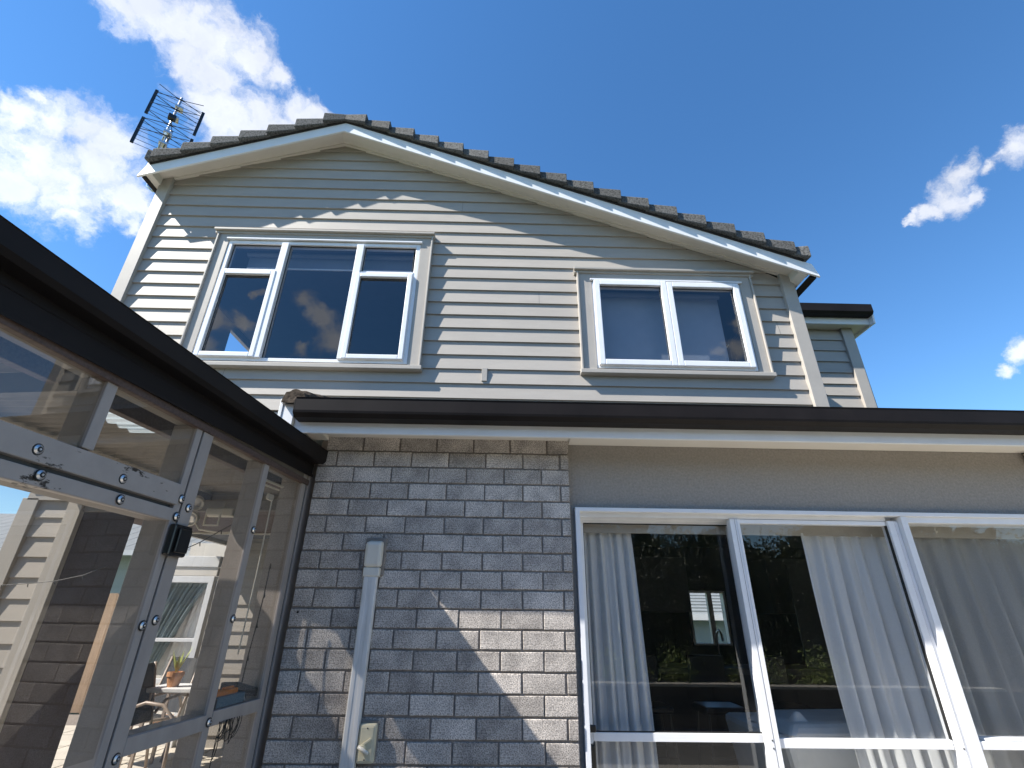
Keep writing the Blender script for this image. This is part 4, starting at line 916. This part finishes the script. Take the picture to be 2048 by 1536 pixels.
stuff(leaf_cloud('unseen_horizon_trees', m_leaf2, 26000, lambda rr: (lambda x: (x, rr.uniform(-17, -14), GZ + rr.random() ** .8 * (5.0 + 1.3 * math.sin(x * .45) + .9 * math.sin(x * 1.3 + 2))))(rr.uniform(-32, 34)), .34, None, 31))  # unseen trees added to block bright horizon light from the wall

# ================================================================== television antenna
an = thing('tv_antenna', 'grid backed television antenna on a mast at the left roof corner', 'antenna', (-4.70, 4.75, 4.4))
ax = Vector((.60, .42, 0)).normalized(); up = Vector((0, 0, 1)); fwd = ax.cross(up)     # fwd points towards the viewer-left side
hw = .285; O = Vector((-4.735, 4.70, 0)) 
zA0, zA1, zB0, zB1 = 6.135, 6.615, 5.56, 6.05
def AP(s, z, f=0): return tuple(O + ax * s + Vector((0, 0, z)) + fwd * f)
for (za, zb) in ((zA0, zA1), (zB0, zB1)):
    for sg in (-1, 1):
        x_ = sg * hw
        MB().hexa([AP(x_ - .018, za, -.01), AP(x_ + .018, za, -.01), AP(x_ + .018, za, .012), AP(x_ - .018, za, .012)], [AP(x_ - .018, zb, -.01), AP(x_ + .018, zb, -.01), AP(x_ + .018, zb, .012), AP(x_ - .018, zb, .012)]).obj('end_channel', m_black, an)
    for k in range(7):
        z_ = za + .01 + (zb - za - .02) * k / 6
        MB().tube([AP(-hw, z_), AP(hw, z_)], .0036, 5).obj('reflector_rod', m_rod, an)
for z_ in (6.56, 6.35, 6.035, 5.83):
    for sg in (-1, 1):
        for dz in (.085, -.085):
            MB().tube([AP(sg * .03, z_, .09), AP(sg * .27, z_ + dz + .0, .10)], .005, 5).obj('dipole_arm', m_rod, an)
    MB().tube([AP(-.05, z_, .09), AP(.05, z_, .09)], .012, 6).obj('insulator', m_black, an)
MB().tube([AP(0, 5.55, .035), AP(0, 6.66, .035)], .015, 10).obj('boom', m_galv, an, smooth=True)
MB().tube([AP(.04, 5.12, -.02), AP(.04, 6.05, -.02)], .019, 10).obj('mast', m_galv, an, smooth=True)
for z_ in (5.72, 5.93, 6.24, 6.45): MB().hexa([AP(-.03, z_, -.045), AP(.065, z_, -.045), AP(.065, z_, .06), AP(-.03, z_, .06)], [AP(-.03, z_ + .035, -.045), AP(.065, z_ + .035, -.045), AP(.065, z_ + .035, .06), AP(-.03, z_ + .035, .06)]).obj('clamp', m_galv, an)
MB().hexa([AP(-.045, 6.145, .05), AP(.045, 6.145, .05), AP(.045, 6.145, .12), AP(-.045, 6.145, .12)], [AP(-.045, 6.225, .05), AP(.045, 6.225, .05), AP(.045, 6.225, .12), AP(-.045, 6.225, .12)]).obj('balun_box', m_black, an, .008)
MB().tube([AP(0, 6.15, .08), AP(.05, 6.0, .03), AP(.02, 5.85, .03), AP(.06, 5.5, 0), AP(.05, 5.2, 0)], .005, 6).obj('coax_cable', m_black, an)
MB().tube([(-4.2, 4.78, 4.98), (-4.50, 4.76, 4.93), (-4.62, 4.75, 4.93), (-4.69, 4.72, 4.98), (-4.70, 4.72, 5.16)], .017, 8).obj('mast_bracket', m_galv, an, smooth=True)
